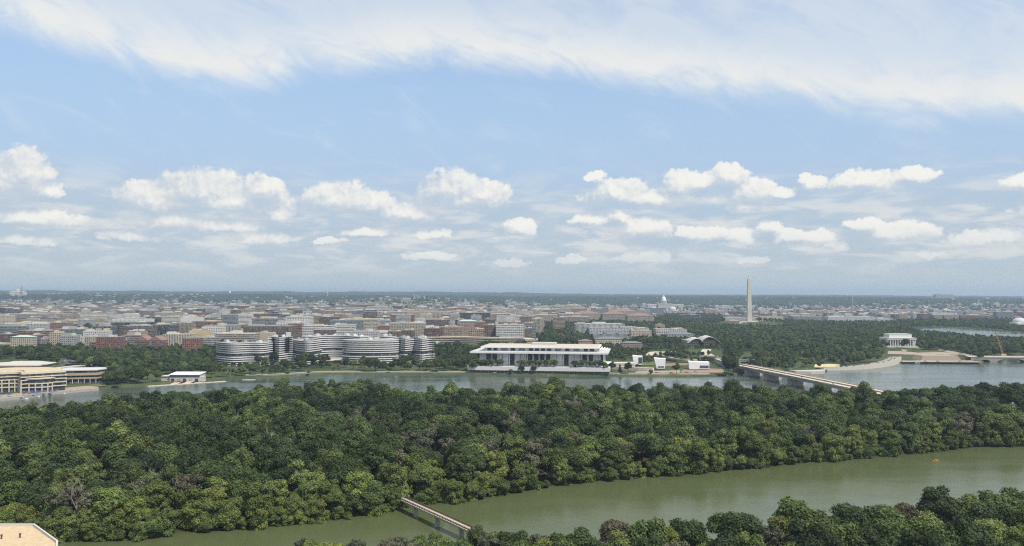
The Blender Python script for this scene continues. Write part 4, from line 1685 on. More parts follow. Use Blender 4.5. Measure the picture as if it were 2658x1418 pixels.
def sign_gantry():
    D = 1306
    root = empty('sign_gantry', (X(1938, D), D, 0))
    tag(root, 'green overhead road signs on a steel gantry at the bridge end', 'sign gantry')
    w = (X(1957, D) - X(1919, D)) / 2
    z0, z1 = 9.5, ZR(c4(0, 888)[1], D)
    for s in (-1, 1):
        m = MB()
        m.cyl(s * w, 0, .35, .3, z0, z1, 8)
        m.build('post', MAT['steel'], root)
    m = MB()
    m.bar((-w, 0, z1 - .6), (w, 0, z1 - .6), .5)
    m.bar((-w, 0, z1 - 3.4), (w, 0, z1 - 3.4), .5)
    m.build('beam', MAT['steel'], root)
    for a, b in ((-.82, -.42), (-.22, .10), (.18, .44), (.52, .94)):
        m = MB()
        m.box(a * w - .15, b * w + .15, -.52, -.42, z1 - 4.05, z1 + .15, 1, 1)
        m.box(a * w, b * w, -.62, -.521, z1 - 3.9, z1, 0)
        m.build('sign_panel', [MAT['green_sign'], MAT['white_paint']], root)


sign_gantry()


def arch_bridge():
    D0 = 1478
    root = empty('arch_bridge', (X(2540, D0), D0, 0))
    tag(root, 'low grey stone arch bridge reaching the bank at the right edge', 'bridge')
    ux, uy = 0.985, -0.17
    L, wd, zt = 420.0, 27.0, 8.6
    arches = [(2, 17, 4.4)] + [(28 + i * 62, 28 + i * 62 + 48, 6.9) for i in range(6)]

    def low(s):
        for a, b, h in arches:
            if a < s < b:
                t = (s - (a + b) / 2) / ((b - a) / 2)
                return -0.6 + (h + .6) * math.sqrt(max(0, 1 - t * t)) if h > 5 else 1.5 + (h - 1.5) * math.sqrt(max(0, 1 - t * t))
        return -1.5
    ss = sorted(set(list(np.linspace(-14, L, 560)) + [q for a, b, h in arches for q in (a + 1e-3, b - 1e-3)]))
    Q = lambda s, k, z: (ux * s - uy * k, uy * s + ux * k, z)
    m, d = MB(), MB()
    for a, b in zip(ss, ss[1:]):
        la, lb = low(a), low(b)
        m.face([Q(a, 0, la), Q(b, 0, lb), Q(b, 0, zt), Q(a, 0, zt)])
        m.face([Q(b, wd, lb), Q(a, wd, la), Q(a, wd, zt), Q(b, wd, zt)])
        m.face([Q(a, wd, la), Q(b, wd, lb), Q(b, 0, lb), Q(a, 0, la)])
    m.build('arch_wall', MAT['concrete'], root)
    d.face([Q(-14, 0, zt + .01), Q(L, 0, zt + .01), Q(L, wd, zt + .01), Q(-14, wd, zt + .01)])
    d.build('deck', MAT['deck_pale'], root)
    for k in (-.6, wd - .1):
        p = MB()
        A = [Q(-14, k, zt - .3), Q(L, k, zt - .3), Q(L, k + .7, zt - .3), Q(-14, k + .7, zt - .3)]
        p.prism([(q[0], q[1]) for q in A], zt - .3, zt + 1.1, 0, 0, True)
        p.build('parapet', MAT['pale_stone'], root)
    for a, b, h in arches[1:]:
        p = MB()
        x, y, _ = Q(b + 7, -2.2, 0)
        p.cyl(x, y, 3.4, 3.0, -1.5, 6.5, 14)
        p.build('pier', MAT['pale_stone'], root)


arch_bridge()


def foot_bridge():
    # deck axis from the island to the near bank
    A, Bp = G(1036, 1291, 6.2), G(1258, 1391, 6.2)
    ax, ay = A
    dx, dy = Bp[0] - ax, Bp[1] - ay
    L = math.hypot(dx, dy)
    ux, uy = dx / L, dy / L
    L2 = L * 1.12
    root = empty('foot_bridge', (ax, ay, 0), math.atan2(uy, ux))
    tag(root, 'narrow footbridge with brown railings crossing the green channel to the island', 'footbridge')
    zz = lambda s: 6.2 - 0.5 * max(0, (s - L2 * .55) / L2)
    hw = 2.0

    def strip(name, y0, y1, d0, d1, mat, s0=-6, s1=L2):
        m = MB()
        n = 12
        for i in range(n):
            a, b = s0 + (s1 - s0) * i / n, s0 + (s1 - s0) * (i + 1) / n
            T = [(a, y0, zz(a) + d1), (b, y0, zz(b) + d1), (b, y1, zz(b) + d1), (a, y1, zz(a) + d1)]
            Bm = [(a, y0, zz(a) + d0), (b, y0, zz(b) + d0), (b, y1, zz(b) + d0), (a, y1, zz(a) + d0)]
            m.face(T)
            m.face(Bm[::-1])
            m.face([Bm[0], Bm[1], T[1], T[0]])
            m.face([Bm[2], Bm[3], T[3], T[2]])
        return m.build(name, MAT[mat], root)
    strip('deck', -hw, hw, -.35, 0, 'deck_pale')
    strip('girder', -hw + .5, -hw + 1.1, -1.2, -.36, 'concrete')
    strip('girder', hw - 1.1, hw - .5, -1.2, -.36, 'concrete')
    for y in (-hw + .12, hw - .12):
        rl = MB()
        rail = strip('railing', y - .10, y + .10, 1.05, 1.25, 'wood_deck')
        strip('rail_bar', y - .06, y + .06, .30, .85, 'wood_deck').parent = rail
        n = int(L2 / 2.6)
        for i in range(n):
            s = -5 + (L2 + 4) * i / n
            rl.box(s - .1, s + .1, y - .1, y + .1, zz(s) - .2, zz(s) + 1.05)
        rl.build('rail_post', MAT['wood_deck'], rail)
    for s in (L2 * .20, L2 * .44, L2 * .68):
        m = MB()
        m.box(s - .5, s + .5, -1.1, 1.1, -1.5, zz(s) - 1.9)
        m.box(s - .6, s + .6, -1.6, 1.6, zz(s) - 1.9, zz(s) - 1.21)
        m.build('pier', MAT['concrete'], root)
    return A, (ux, uy), zz


FOOT = foot_bridge()


# ---- waterfront complex at the left
def harbor_complex():
    D = 1000
    root = empty('harbor_building', (0, 0, 0))
    tag(root, 'cream curved waterfront building with column arcades and stepped terraces at the left edge', 'waterfront building')
    xx = lambda zx, d=D: X(c1(zx)[0], d)
    fr = spline([(xx(-260, 960), 960), (xx(-120), 985), (xx(40), 1000), (xx(160), 1006), (xx(250), 996)], 5)
    levels = [(2.5, 8.6), (9.2, 13.0), (13.6, 17.2), (17.8, 21.0)]
    poly = fr + offset_line(fr, 46)[::-1]
    m = MB()
    m.prism(poly, 1.5, 25.2, 0)
    m.build('wall', fac('black', 'glass'), root)
    for a, b in levels:
        m = MB()
        m.prism(offset_poly(poly, 1.6), b - .1, b + .9, 0, 0, True)
        m.build('terrace', MAT['cream'], root)
    m = MB()
    m.prism(offset_poly(poly, .8), 24.6, 27.2, 0, 0, True)
    m.prism(offset_poly(poly, -3), 27.2, 29.0, 0, 1)
    m.build('roof', [MAT['cream'], MAT['roof_tan']], root)
    for i in range(0, len(fr), 2):
        m = MB()
        x, y = fr[i]
        m.box(x - .55, x + .55, y - 2.0, y - .9, 1.5, 17.2)
        m.build('column', MAT['cream'], root)
    # rotunda wing
    cx, cy = xx(360, 1010), 1014
    pl = [(cx + 19 * math.cos(a * math.pi / 18), cy + 15 * math.sin(a * math.pi / 18)) for a in range(36)]
    m = MB()
    m.prism(pl, 1.5, 19.5, 0)
    m.build('rotunda_wall', fac('black', 'glass'), root)
    for b in (8.6, 13.0, 18.6):
        m = MB()
        m.prism(offset_poly(pl, 1.4), b, b + 1.1, 0, 0, True)
        m.build('terrace', MAT['cream'], root)
    for a in range(19, 36, 2):
        m = MB()
        x, y = cx + 20.4 * math.cos(a * math.pi / 18), cy + 16.4 * math.sin(a * math.pi / 18)
        m.box(x - .5, x + .5, y - .5, y + .5, 1.5, 13)
        m.build('column', MAT['cream'], root)
    m = MB()
    m.box(cx - 13, cx + 14, cy + 2, cy + 24, 19.6, 26.5)
    m.build('pavilion_wall', fac('cream', 'deep'), root)
    m = MB()
    m.lathe(cx - 2, cy - 6, [(5.2, 19.7), (5.0, 20.6)] + dome_prof(5.0, 20.6, 2.6), 18)
    m.build('cupola', MAT['roof_white'], root)
    m = MB()
    m.prism([(xx(20, 1055), 1042), (xx(430, 1055), 1046), (xx(500, 1075), 1085), (xx(120, 1090), 1095), (xx(-40, 1080), 1080)], 2, 30.5, 0)
    m.build('rear_wall', fac('cream', 'ribbon'), root)
    m = MB()
    q = [(xx(10, 1055), 1041), (xx(440, 1055), 1045), (xx(512, 1075), 1087), (xx(120, 1090), 1097), (xx(-55, 1080), 1081)]
    m.prism(q, 30.51, 31.6, 0, 0, True)
    m.hip((q[0][0] + q[1][0]) / 2, 1066, 60, 30, 31.61, 3.5, .1)
    m.build('rear_roof', MAT['pale_stone'], root)


harbor_complex()


def embassy_house():
    D = 1092
    root = empty('glass_house', (0, 0, 0))
    tag(root, 'low glass and timber riverside building with a flat pale roof beside the lawn', 'office building')
    a, b = X(c1(500)[0], D), X(c1(960)[0], D + 12)
    poly = [(a, D), (b, D + 14), (b + 6, D + 50), (a + 4, D + 44)]
    m = MB()
    m.prism(poly, 2, 19.5, 0)
    m.build('wall', fac('black', 'glass'), root)
    for z0, z1, mt, g in ((9.0, 11.0, 'tan_brick', 2.2), (13.6, 16.4, 'tan_brick', 3.0), (19.5, 20.6, 'roof_white', 1.2)):
        m = MB()
        m.prism(offset_poly(poly, g), z0, z1, 0, 0, True)
        m.build('balcony' if z0 < 19 else 'roof', MAT[mt], root)
    for i in range(9):
        t = i / 8
        m = MB()
        m.cyl(a + (b - a) * t, D - 1.6 + 14 * t, .35, .35, 2, 9, 8)
        m.build('column', MAT['white_paint'], root)


embassy_house()


def boat_house():
    D = 1135
    root = empty('boat_house', (0, 0, 0))
    tag(root, 'white roofed rowing boathouse with dark bay doors beside the floating docks', 'boathouse')
    xx = lambda zx: X(c1(zx)[0], D)
    a, b = xx(1690), xx(1985)
    z1 = ZR(c1(0, 1040)[1], D)
    m = MB()
    m.box(a, b, D, D + 22, 2, z1)
    m.build('wall', MAT['pale_stone'], root)
    m = MB()
    zt = ZR(c1(0, 1024)[1], D)
    m.face([(a - 1, D - 1.5, z1 + .1), (b + 1, D - 1.5, z1 + .1), (b + 1, D + 24, z1 + 1.7), (a - 1, D + 24, z1 + 1.7)])
    m.face([(a - 1, D + 24, z1 + 1.1), (b + 1, D + 24, z1 + 1.1), (b + 1, D - 1.5, z1 - .4), (a - 1, D - 1.5, z1 - .4)])
    m.face([(a - 1, D - 1.5, z1 - .4), (b + 1, D - 1.5, z1 - .4), (b + 1, D - 1.5, z1 + .1), (a - 1, D - 1.5, z1 + .1)])
    m.face([(a - 1, D + 24, z1 + 1.1), (a - 1, D - 1.5, z1 - .4), (a - 1, D - 1.5, z1 + .1), (a - 1, D + 24, z1 + 1.7)])
    m.build('roof', MAT['white_paint'], root)
    m = MB()
    m.box(a, b, D - .3, D - .01, z1 - 3.6, z1 - 1.2)
    m.build('window', MAT['glass_blue'], root)
    for k in range(5):
        t = a + (b - a) * (k + .5) / 5
        m = MB()
        m.box(t - 2.2, t + 2.2, D - .3, D - .01, 2, 6)
        m.build('door', MAT['tan_brick'] if k % 2 else MAT['dark_metal'], root)
    m = MB()
    m.box(xx(1600), a - .02, D + 2, D + 16, 2, 8.6)
    m.box(b + .02, xx(2010), D + 1, D + 14, 2, 8.0)
    m.build('side_wing', MAT['pale_stone'], root)
    m = MB()
    m.box(xx(1598), a - .03, D + 1, D + 17, 8.61, 9.2)
    m.build('side_roof', MAT['roof_white'], root)


boat_house()


def viaduct():
    root = empty('viaduct', (0, 0, 0))
    tag(root, 'short pale elevated road on columns rising behind the glass riverside building', 'viaduct')
    A, Bp = P(*c1(655, 962), 1265), P(*c1(992, 924), 1330)
    m = MB()
    a, b = Vector(A), Vector(Bp)
    d = (b - a).normalized()
    a = a - d * 25
    s = d.cross(Vector((0, 0, 1))).normalized() * 6
    q = [a + s, b + s, b - s, a - s]
    for dz0, dz1 in ((-1.6, 0),):
        m.face([(p.x, p.y, p.z + dz1) for p in q])
        m.face([(p.x, p.y, p.z + dz0) for p in q][::-1])
        for i in range(4):
            p0, p1 = q[i], q[(i + 1) % 4]
            m.face([(p0.x, p0.y, p0.z + dz0), (p1.x, p1.y, p1.z + dz0), (p1.x, p1.y, p1.z + dz1), (p0.x, p0.y, p0.z + dz1)])
    m.build('deck', MAT['pale_stone'], root)
    for t in (.1, .35, .6, .85):
        p = a.lerp(b, t)
        m = MB()
        m.cyl(p.x, p.y, 1.0, 1.0, 1, p.z - 1.61, 10)
        m.build('column', MAT['concrete'], root)


viaduct()


# ---- near roof in the lower left corner
def near_office():
    z = 66.0
    q = [G(-260, 1363, z), G(88, 1363, z), G(149, 1407, z), G(140, 1500, z), G(-300, 1500, z)]
    q = [(a, b) for a, b in q]
    poly = [q[4], q[3], q[2], q[1], q[0]]
    root = empty('office_block', (0, 0, 0))
    tag(root, 'close office block with a tan gravel roof in the bottom left corner', 'office building')
    m = MB()
    m.prism(poly, 0, z - .25, 0)
    m.build('wall', fac('white', 'ribbon'), root)
    m = MB()
    m.face([(p[0], p[1], z - .24) for p in offset_poly(poly, -.1)])
    m.build('roof', plain('near_gravel', (0.47, 0.36, 0.225), 0.95, 0.35, 1.3), root)
    m = MB()
    inn = offset_poly(poly, -.22)
    outp = offset_poly(poly, .15)
    n = len(poly)
    for i in range(n):
        j = (i + 1) % n
        m.face([(*outp[i], z - .9), (*outp[j], z - .9), (*outp[j], z + .3), (*outp[i], z + .3)])
        m.face([(*inn[j], z - .3), (*inn[i], z - .3), (*inn[i], z + .3), (*inn[j], z + .3)])
        m.face([(*outp[i], z + .3), (*outp[j], z + .3), (*inn[j], z + .3), (*inn[i], z + .3)])
    m.build('parapet', MAT['roof_white'], root)
    for px, py in ((52, 1393), (4, 1396)):
        x, y = G(px, py, z)
        m = MB()
        m.cyl(x, y, .16, .16, z - .24, z + .5, 10)
        m.cyl(x, y, .28, .24, z + .5, z + .7, 10)
        m.build('roof_vent', MAT['dark_metal'], root)


near_office()

# ------------------------------------------------------------------ city blocks
FOOTPRINTS = []          # x0, x1, y0, y1 of what already stands
BLD_ITEMS = []


def occupied(x0, x1, y0, y1, g=4):
    return any(x0 < b + g and x1 > a - g and y0 < d + g and y1 > c - g for a, b, c, d in FOOTPRINTS)


def keep_clear(x0, x1, y0, y1):
    FOOTPRINTS.append((x0, x1, y0, y1))


for _a, _b, _D0, _D1 in ((535, 800, 1330, 1420), (750, 1025, 1350, 1520), (1020, 1130, 1360, 1430)):
    keep_clear(X(_a, _D0), X(_b, _D0), _D0, _D1)
keep_clear(*[f(hall_pt(-106, 0)[0], hall_pt(106, 0)[0]) for f in (min, max)], 1215, 1385)
keep_clear(742, 825, 1688, 1750)
keep_clear(X(1780, 1760), X(1875, 1760), 1750, 1830)


def zone_city(px):
    for lim, t in ((90, 'above the waterfront complex\'s end'), (180, 'above the waterfront complex'), (270, 'above the glass riverside building'), (345, 'left above the boathouse'), (420, 'above the boathouse'), (490, 'right above the boathouse'),
                   (570, 'left of the banded apartments'), (650, 'behind the long banded block'), (740, 'behind the banded tower'), (830, 'behind the angled banded block'),
                   (930, 'behind the concave banded block'), (1020, 'behind the banded drum'), (1110, 'behind the bulging banded block'), (1215, 'left above the arts hall'),
                   (1310, 'above the arts hall\'s left end'), (1400, 'above the arts hall\'s middle'), (1490, 'above the arts hall\'s right half'), (1580, 'above the arts hall\'s right end'), (1670, 'left of the domed capitol'),
                   (1790, 'below the domed capitol'), (1925, 'left of the obelisk'), (2030, 'just right of the obelisk'), (2160, 'between obelisk and temple'),
                   (2290, 'left above the temple'), (2390, 'above the temple'), (2500, 'left above the basin'), (9999, 'above the basin')):
        if px < lim:
            return t


STY_WORD = {'grid': 'grid-windowed', 'ribbon': 'ribbon-windowed', 'vert': 'narrow-windowed', 'glass': 'glass', 'blank': 'blank-walled', 'deep': 'deep-windowed'}


def city_building(x0, x1, y0, dep, zt, col, sty, roof='roof_grey', top='pent', label=None, name='city_building', rz=0.0, z0=None, cat='building', keep=True):
    cx, cy, w = (x0 + x1) / 2, y0 + dep / 2, x1 - x0
    zg = float(gz(cx, y0)) - 1.5 if z0 is None else z0
    root = empty(name, (cx, cy, 0), rz)
    tag(root, label, cat, 'city buildings beyond the river')
    if keep:
        keep_clear(x0, x1, y0, y0 + dep)
    m = MB()
    q = [(-w / 2, -dep / 2), (w / 2, -dep / 2), (w / 2, dep / 2), (-w / 2, dep / 2)]
    m.prism(q, zg, zt, 0, None, za=zg)
    m.build('wall', fac(col, sty), root)
    m = MB()
    if top == 'hip':
        m.hip(0, 0, w, dep, zt, min(w, dep) * .14, 0, 0, .8)
    elif top == 'gable':
        n = max(2, int(w / 18))
        for i in range(n):
            a, b = -w / 2 + w * i / n, -w / 2 + w * (i + 1) / n
            h = (b - a) * .32
            c = (a + b) / 2
            m.face([(a, -dep / 2, zt), (b, -dep / 2, zt), (c, -dep / 2, zt + h)])
            m.face([(a, -dep / 2, zt), (c, -dep / 2, zt + h), (c, dep / 2, zt + h), (a, dep / 2, zt)])
            m.face([(c, -dep / 2, zt + h), (b, -dep / 2, zt), (b, dep / 2, zt), (c, dep / 2, zt + h)])
    else:
        m.face([(a, b, zt - .7) for a, b in q], None, 0)
        for a, b in zip(q, q[1:] + q[:1]):
            an = math.atan2(b[1] - a[1], b[0] - a[0])
            L = math.hypot(b[0] - a[0], b[1] - a[1])
            m.obox((a[0] + b[0]) / 2 - math.sin(an) * .35, (a[1] + b[1]) / 2 + math.cos(an) * .35, L, .5, zt - .71, zt + .45, an, 1)
    m.build('roof', [MAT[roof], MAT['pale_stone'] if col in ('white', 'pale grey', 'beige', 'cream') else MAT['concrete']], root)
    if top in ('pent', 'flat'):
        k = 1 if top == 'flat' else random.choice((2, 3, 3, 4))
        for i in range(k):
            pw, pd = w * random.uniform(.10, .30), dep * random.uniform(.25, .5)
            px_, py_ = random.uniform(-w / 2 + pw * .6, w / 2 - pw * .6), random.uniform(-dep * .2, dep * .2)
            hh = random.uniform(1.6, 4.5)
            m = MB()
            m.obox(px_, py_, pw, pd, zt - .69, zt + hh, 0, 0)
            m.build('penthouse', MAT[random.choice(('roof_white', 'roof_grey', 'concrete_pale', 'roof_tan', 'concrete'))], root)
    return root


def by_px(ox, a, b, ytop, col, sty, zt, roof='roof_grey', top='pent', dep=None, label=None, name='city_building', cat='building'):
    py = 700 + ytop / 3.816
    D = (EYE - zt) * F / (py - HY)
    x0, x1 = X(ox + a / 3.816, D), X(ox + b / 3.816, D)
    if dep is None:
        dep = min(60, max(22, (x1 - x0) * .6))
    o = city_building(x0, x1, D, dep, zt, col, sty, roof, top, label, name, cat=cat)
    px = ox + (a + b) / 2 / 3.816
    if label is None:
        add_item(o, px, D, x1 - x0, zt, col, sty, top, roof)
    return o


def add_item(o, px, D, w, zt, col, sty, top, roof):
    size = 'wide' if w > 75 else 'narrow' if w < 28 else 'broad' if w > 50 else 'mid-sized'
    row = 'front row' if D < 1850 else 'second row' if D < 2150 else 'middle rows' if D < 2600 else 'back rows' if D < 3200 else 'far rows'
    rw = {'roof_red': ' red-roofed', 'roof_green': ' green-roofed'}.get(roof, '')
    BLD_ITEMS.append(('%s %s%s %s block, %s, %s' % (size, col, rw, STY_WORD[sty], row, zone_city(px)), px, o))


def named_city():
    B = by_px
    # left third
    B(0, 0, 110, 640, 'dark brick', 'ribbon', 42)
    B(0, 112, 308, 668, 'cream', 'grid', 42, 'roof_copper_pale', 'hip', label='cream apartment block with a pale green hipped roof above the waterfront complex', cat='apartment building', name='apartment_block')
    B(0, -60, 180, 742, 'dark brick', 'ribbon', 27)
    B(0, 312, 400, 650, 'brown', 'ribbon', 42)
    B(0, 400, 470, 687, 'tan', 'grid', 35)
    B(0, 180, 488, 608, 'brown', 'ribbon', 48)
    B(0, 490, 600, 628, 'beige', 'grid', 46)
    B(0, 600, 742, 655, 'pale grey', 'grid', 42)
    B(0, 655, 830, 668, 'white', 'grid', 37, 'roof_white', label='white blue-glazed apartment block facing the river above the riverside wood', name='apartment_block')
    B(0, 830, 1055, 608, 'white', 'grid', 48, 'roof_white')
    B(0, 845, 955, 665, 'beige', 'grid', 41)
    B(0, 545, 815, 590, 'green grey', 'ribbon', 49)
    B(0, 960, 1190, 668, 'red brick', 'grid', 44)
    B(0, 890, 1090, 716, 'brown', 'ribbon', 32)
    B(0, 1092, 1215, 705, 'red brick', 'grid', 34)
    B(0, 1212, 1410, 650, 'tan', 'ribbon', 42)
    B(0, 1340, 1608, 700, 'red brick', 'deep', 36, 'roof_red', 'gable', label='red brick apartment block with a row of gables above the riverside wood', name='apartment_block')
    B(0, 1612, 1895, 642, 'cream', 'vert', 44, 'roof_white')
    B(0, 1812, 1970, 682, 'red brick', 'grid', 40)
    B(0, 1972, 2135, 672, 'pale grey', 'ribbon', 38)
    B(0, 1878, 2058, 602, 'yellow tan', 'blank', 50, 'roof_tan')
    B(0, 2000, 2200, 566, 'white', 'grid', 52, 'roof_white')
    B(0, 2115, 2345, 552, 'pale grey', 'vert', 53, 'roof_slate')
    B(0, 2190, 2335, 448, 'blue grey', 'ribbon', 61)
    B(0, 2335, 2485, 440, 'white', 'ribbon', 61, 'roof_white')
    B(0, 1900, 2180, 515, 'red brick', 'ribbon', 52, 'roof_red')
    B(0, 1790, 1985, 476, 'white', 'blank', 55, 'roof_white')
    B(0, 1190, 1510, 560, 'brown', 'ribbon', 48, 'roof_tan')
    B(0, 1100, 1450, 524, 'black', 'ribbon', 53)
    B(0, 0, 218, 560, 'green grey', 'ribbon', 50, 'roof_green')
    B(0, 0, 430, 540, 'pale grey', 'grid', 46, 'roof_green')
    B(0, 620, 858, 388, 'tan', 'ribbon', 61, 'roof_tan')
    B(0, 0, 440, 440, 'pale grey', 'ribbon', 56)
    B(0, 320, 505, 422, 'beige', 'grid', 58)
    B(0, 925, 1110, 562, 'green grey', 'glass', 50, 'roof_green')
    B(0, 1515, 1720, 546, 'black', 'glass', 50)
    B(0, 1690, 1898, 532, 'tan', 'vert', 51)
    B(0, 2135, 2520, 636, 'beige', 'ribbon', 44, 'roof_tan')
    B(0, 500, 650, 527, 'red brick', 'grid', 50, 'roof_red')
    B(0, 1245, 1350, 470, 'white', 'blank', 52, 'roof_white')
    B(0, 1265, 1420, 612, 'pinkish', 'grid', 46, 'roof_red')
    # behind the banded apartments
    B(500, 505, 955, 562, 'brown', 'vert', 50, 'roof_slate', dep=60)
    B(500, 645, 800, 627, 'beige', 'blank', 44, 'roof_tan')
    B(500, 830, 1125, 520, 'white', 'grid', 54, 'roof_white')
    B(500, 950, 1080, 535, 'red brick', 'ribbon', 51)
    B(500, 1090, 1400, 560, 'white', 'ribbon', 48, 'roof_white')
    B(500, 1400, 1600, 545, 'white', 'ribbon', 50, 'roof_white', label='white stepped office block with ribbon windows behind the concave apartments')
    B(500, 590, 860, 485, 'grey', 'ribbon', 56, 'roof_slate')
    B(500, 915, 1165, 467, 'white', 'deep', 57, 'roof_white')
    B(500, 1360, 1690, 502, 'blue grey', 'grid', 51, 'roof_copper_pale')
    B(500, 1510, 1830, 490, 'cream', 'ribbon', 54, 'roof_tan')
    B(500, 1830, 2110, 418, 'pale grey', 'ribbon', 60, 'roof_white')
    B(500, 2112, 2550, 418, 'beige', 'deep', 60, 'roof_tan')
    B(500, 1945, 2295, 532, 'beige', 'grid', 52, 'roof_white')
    B(500, 1830, 1945, 556, 'red brick', 'grid', 50)
    B(500, 2050, 2195, 602, 'brown', 'vert', 45)
    B(500, 2290, 2480, 572, 'dark brick', 'deep', 48)
    B(500, 1935, 2060, 612, 'brown', 'vert', 44)
    B(500, 1580, 1830, 612, 'pale grey', 'grid', 46, 'roof_white')
    B(500, 1700, 1955, 618, 'white', 'ribbon', 42, 'roof_white')
    B(500, 1200, 1400, 598, 'dark brick', 'grid', 46)
    B(500, 1690, 2000, 400, 'blue grey', 'glass', 58)
    B(500, 1290, 1620, 410, 'tan', 'ribbon', 57, 'roof_tan')
    B(500, 430, 640, 345, 'red brick', 'grid', 60, 'roof_red')
    B(500, 1040, 1390, 372, 'blue grey', 'ribbon', 58)
    B(500, 610, 800, 378, 'beige', 'grid', 57, 'roof_tan')
    # above the hall
    B(1100, 362, 655, 428, 'black', 'ribbon', 60, 'roof_white', label='dark office block with white bands and pale roof, behind the white grid tower')
    B(1100, 600, 716, 548, 'brown', 'deep', 50)
    B(1100, 715, 995, 545, 'white', 'deep', 52, 'roof_dark', 'pent', dep=34, label='white hotel tower with deep square window grid behind the arts hall', name='hotel_tower', cat='hotel')
    B(1100, 735, 965, 522, 'brown', 'blank', 55.5, 'roof_dark', 'flat', dep=20)
    B(1100, 997, 1075, 582, 'brown', 'grid', 46)
    B(1100, 965, 1110, 532, 'blue grey', 'ribbon', 51)
    B(1100, 1070, 1185, 490, 'beige', 'vert', 57, 'roof_white')
    B(1100, 440, 600, 592, 'tan', 'deep', 45)
    B(1100, 160, 382, 568, 'tan', 'deep', 47, 'roof_tan')
    B(1100, 505, 610, 522, 'red brick', 'grid', 52)
    B(1100, 335, 520, 512, 'pinkish', 'grid', 52, 'roof_copper_pale', 'hip')
    B(1100, 0, 160, 582, 'dark brick', 'deep', 47)
    B(1100, 1285, 1400, 472, 'tan', 'ribbon', 55, 'roof_tan')
    B(1100, 670, 930, 388, 'beige', 'grid', 58)
    B(1100, 940, 1090, 410, 'white', 'ribbon', 56, 'roof_white')
    B(1100, 1098, 1250, 365, 'pale grey', 'grid', 58)
    B(1100, 1270, 1450, 388, 'beige', 'vert', 56, 'roof_tan')
    B(1100, 1300, 1560, 350, 'cream', 'grid', 57)
    # long red roofed federal blocks and grey ministry
    B(1100, 1475, 1760, 438, 'beige', 'vert', 42, 'roof_red', 'hip', dep=80, label='long beige government block with red tiled roof, left of the two red roofs', name='government_building')
    B(1100, 1770, 2010, 440, 'beige', 'vert', 42, 'roof_red', 'hip', dep=80, label='beige government block with red tiled roof directly left of the domed museum', name='government_building')
    B(1100, 1840, 2130, 416, 'beige', 'grid', 46, 'roof_red', 'hip', dep=90, label='tall red tiled government roof rising behind the other red roofs', name='government_building')
    B(1100, 2020, 2280, 458, 'beige', 'vert', 38, 'roof_red', 'hip', dep=70, label='rightmost beige government block with red tiled roof under the domed capitol', name='government_building')
    B(1100, 1505, 1990, 540, 'pale grey', 'vert', 44, 'roof_grey', dep=70)
    B(1100, 1640, 2230, 580, 'pale grey', 'grid', 36, 'roof_grey', dep=60)
    B(1100, 2050, 2255, 604, 'beige', 'grid', 34, 'roof_grey')
    B(1100, 1700, 1960, 688, 'cream', 'grid', 23, 'roof_slate', 'hip', label='long low cream building with slate roof on the wooded hill behind the arts hall')
    B(1100, 1960, 2165, 728, 'tan', 'grid', 22, 'roof_slate', 'hip', label='tan stone building with hipped slate roof above the white pavilions', name='stone_building')
    B(1100, 1535, 1670, 706, 'pinkish', 'grid', 21, 'roof_red', 'hip', label='small house with red tiled hip roof in the trees behind the arts hall', name='tiled_house', cat='house')
    B(1100, 1690, 2040, 664, 'pale grey', 'grid', 26, 'roof_slate', 'gable')
    B(1500, 775, 1078, 592, 'white', 'deep', 34, 'roof_white', label='white stone academy building with square windows, behind the winged institute')
    B(1500, 880, 1160, 642, 'pale grey', 'grid', 27, 'roof_slate', 'hip', label='grey slate roofed stone building left of the winged institute')
    B(1500, 770, 862, 545, 'cream', 'grid', 30, 'roof_red', 'hip', label='small cream building with red roof among the park trees left of the obelisk')
    # dark museum left of the obelisk
    B(1500, 1022, 1215, 447, 'black', 'glass', 36, 'roof_dark', 'flat', dep=50, label='dark bronze museum block on the lawn left of the obelisk', name='bronze_museum', cat='museum')
    # small white building beside the bulging block
    B(500, 2368, 2455, 738, 'white', 'grid', 25, 'roof_white', label='small white building between the bulging apartments and the trees')
    # right side
    B(1500, 1780, 1925, 385, 'white', 'ribbon', 40, 'roof_white')
    B(1500, 1945, 2160, 400, 'beige', 'grid', 38, 'roof_tan')
    B(1500, 1260, 1450, 395, 'pinkish', 'grid', 38)
    B(1500, 1360, 1540, 360, 'pale grey', 'grid', 42)
    B(1500, 1480, 1680, 415, 'white', 'ribbon', 32, 'roof_white')
    B(1990, 605, 1075, 468, 'white', 'vert', 32, 'roof_white', dep=60, label='long low white government building with columns over the parkland trees', name='government_building')
    B(1990, 1078, 1250, 432, 'beige', 'grid', 38, 'roof_tan')
    B(1990, 1080, 1252, 486, 'white', 'vert', 25, 'roof_white')
    B(1990, 1252, 1305, 444, 'blue grey', 'glass', 38)
    B(1990, 1308, 1372, 446, 'tan', 'grid', 37)
    B(1990, 655, 905, 388, 'pinkish', 'ribbon', 40, 'roof_red')
    B(1990, 850, 945, 415, 'white', 'blank', 37)
    B(1990, 270, 550, 408, 'pale grey', 'grid', 38)
    B(1990, 65, 275, 402, 'beige', 'grid', 38, 'roof_tan')
    B(1990, 260, 600, 465, 'grey', 'ribbon', 28)
    B(1990, 1566, 1722, 418, 'blue grey', 'glass', 37, 'roof_dark')
    B(1990, 1722, 1790, 425, 'pinkish', 'grid', 36)
    B(1990, 1796, 1970, 412, 'blue grey', 'grid', 38, 'roof_dark')
    B(1990, 1970, 2040, 420, 'pale grey', 'vert', 37)
    B(1990, 1745, 1880, 392, 'white', 'ribbon', 38, 'roof_white')
    B(1990, 1360, 1470, 365, 'black', 'glass', 45)
    B(1990, 1590, 1700, 385, 'white', 'ribbon', 40)
    B(1990, 2050, 2240, 415, 'beige', 'grid', 34)
    B(1990, 2250, 2420, 425, 'pale grey', 'grid', 32)
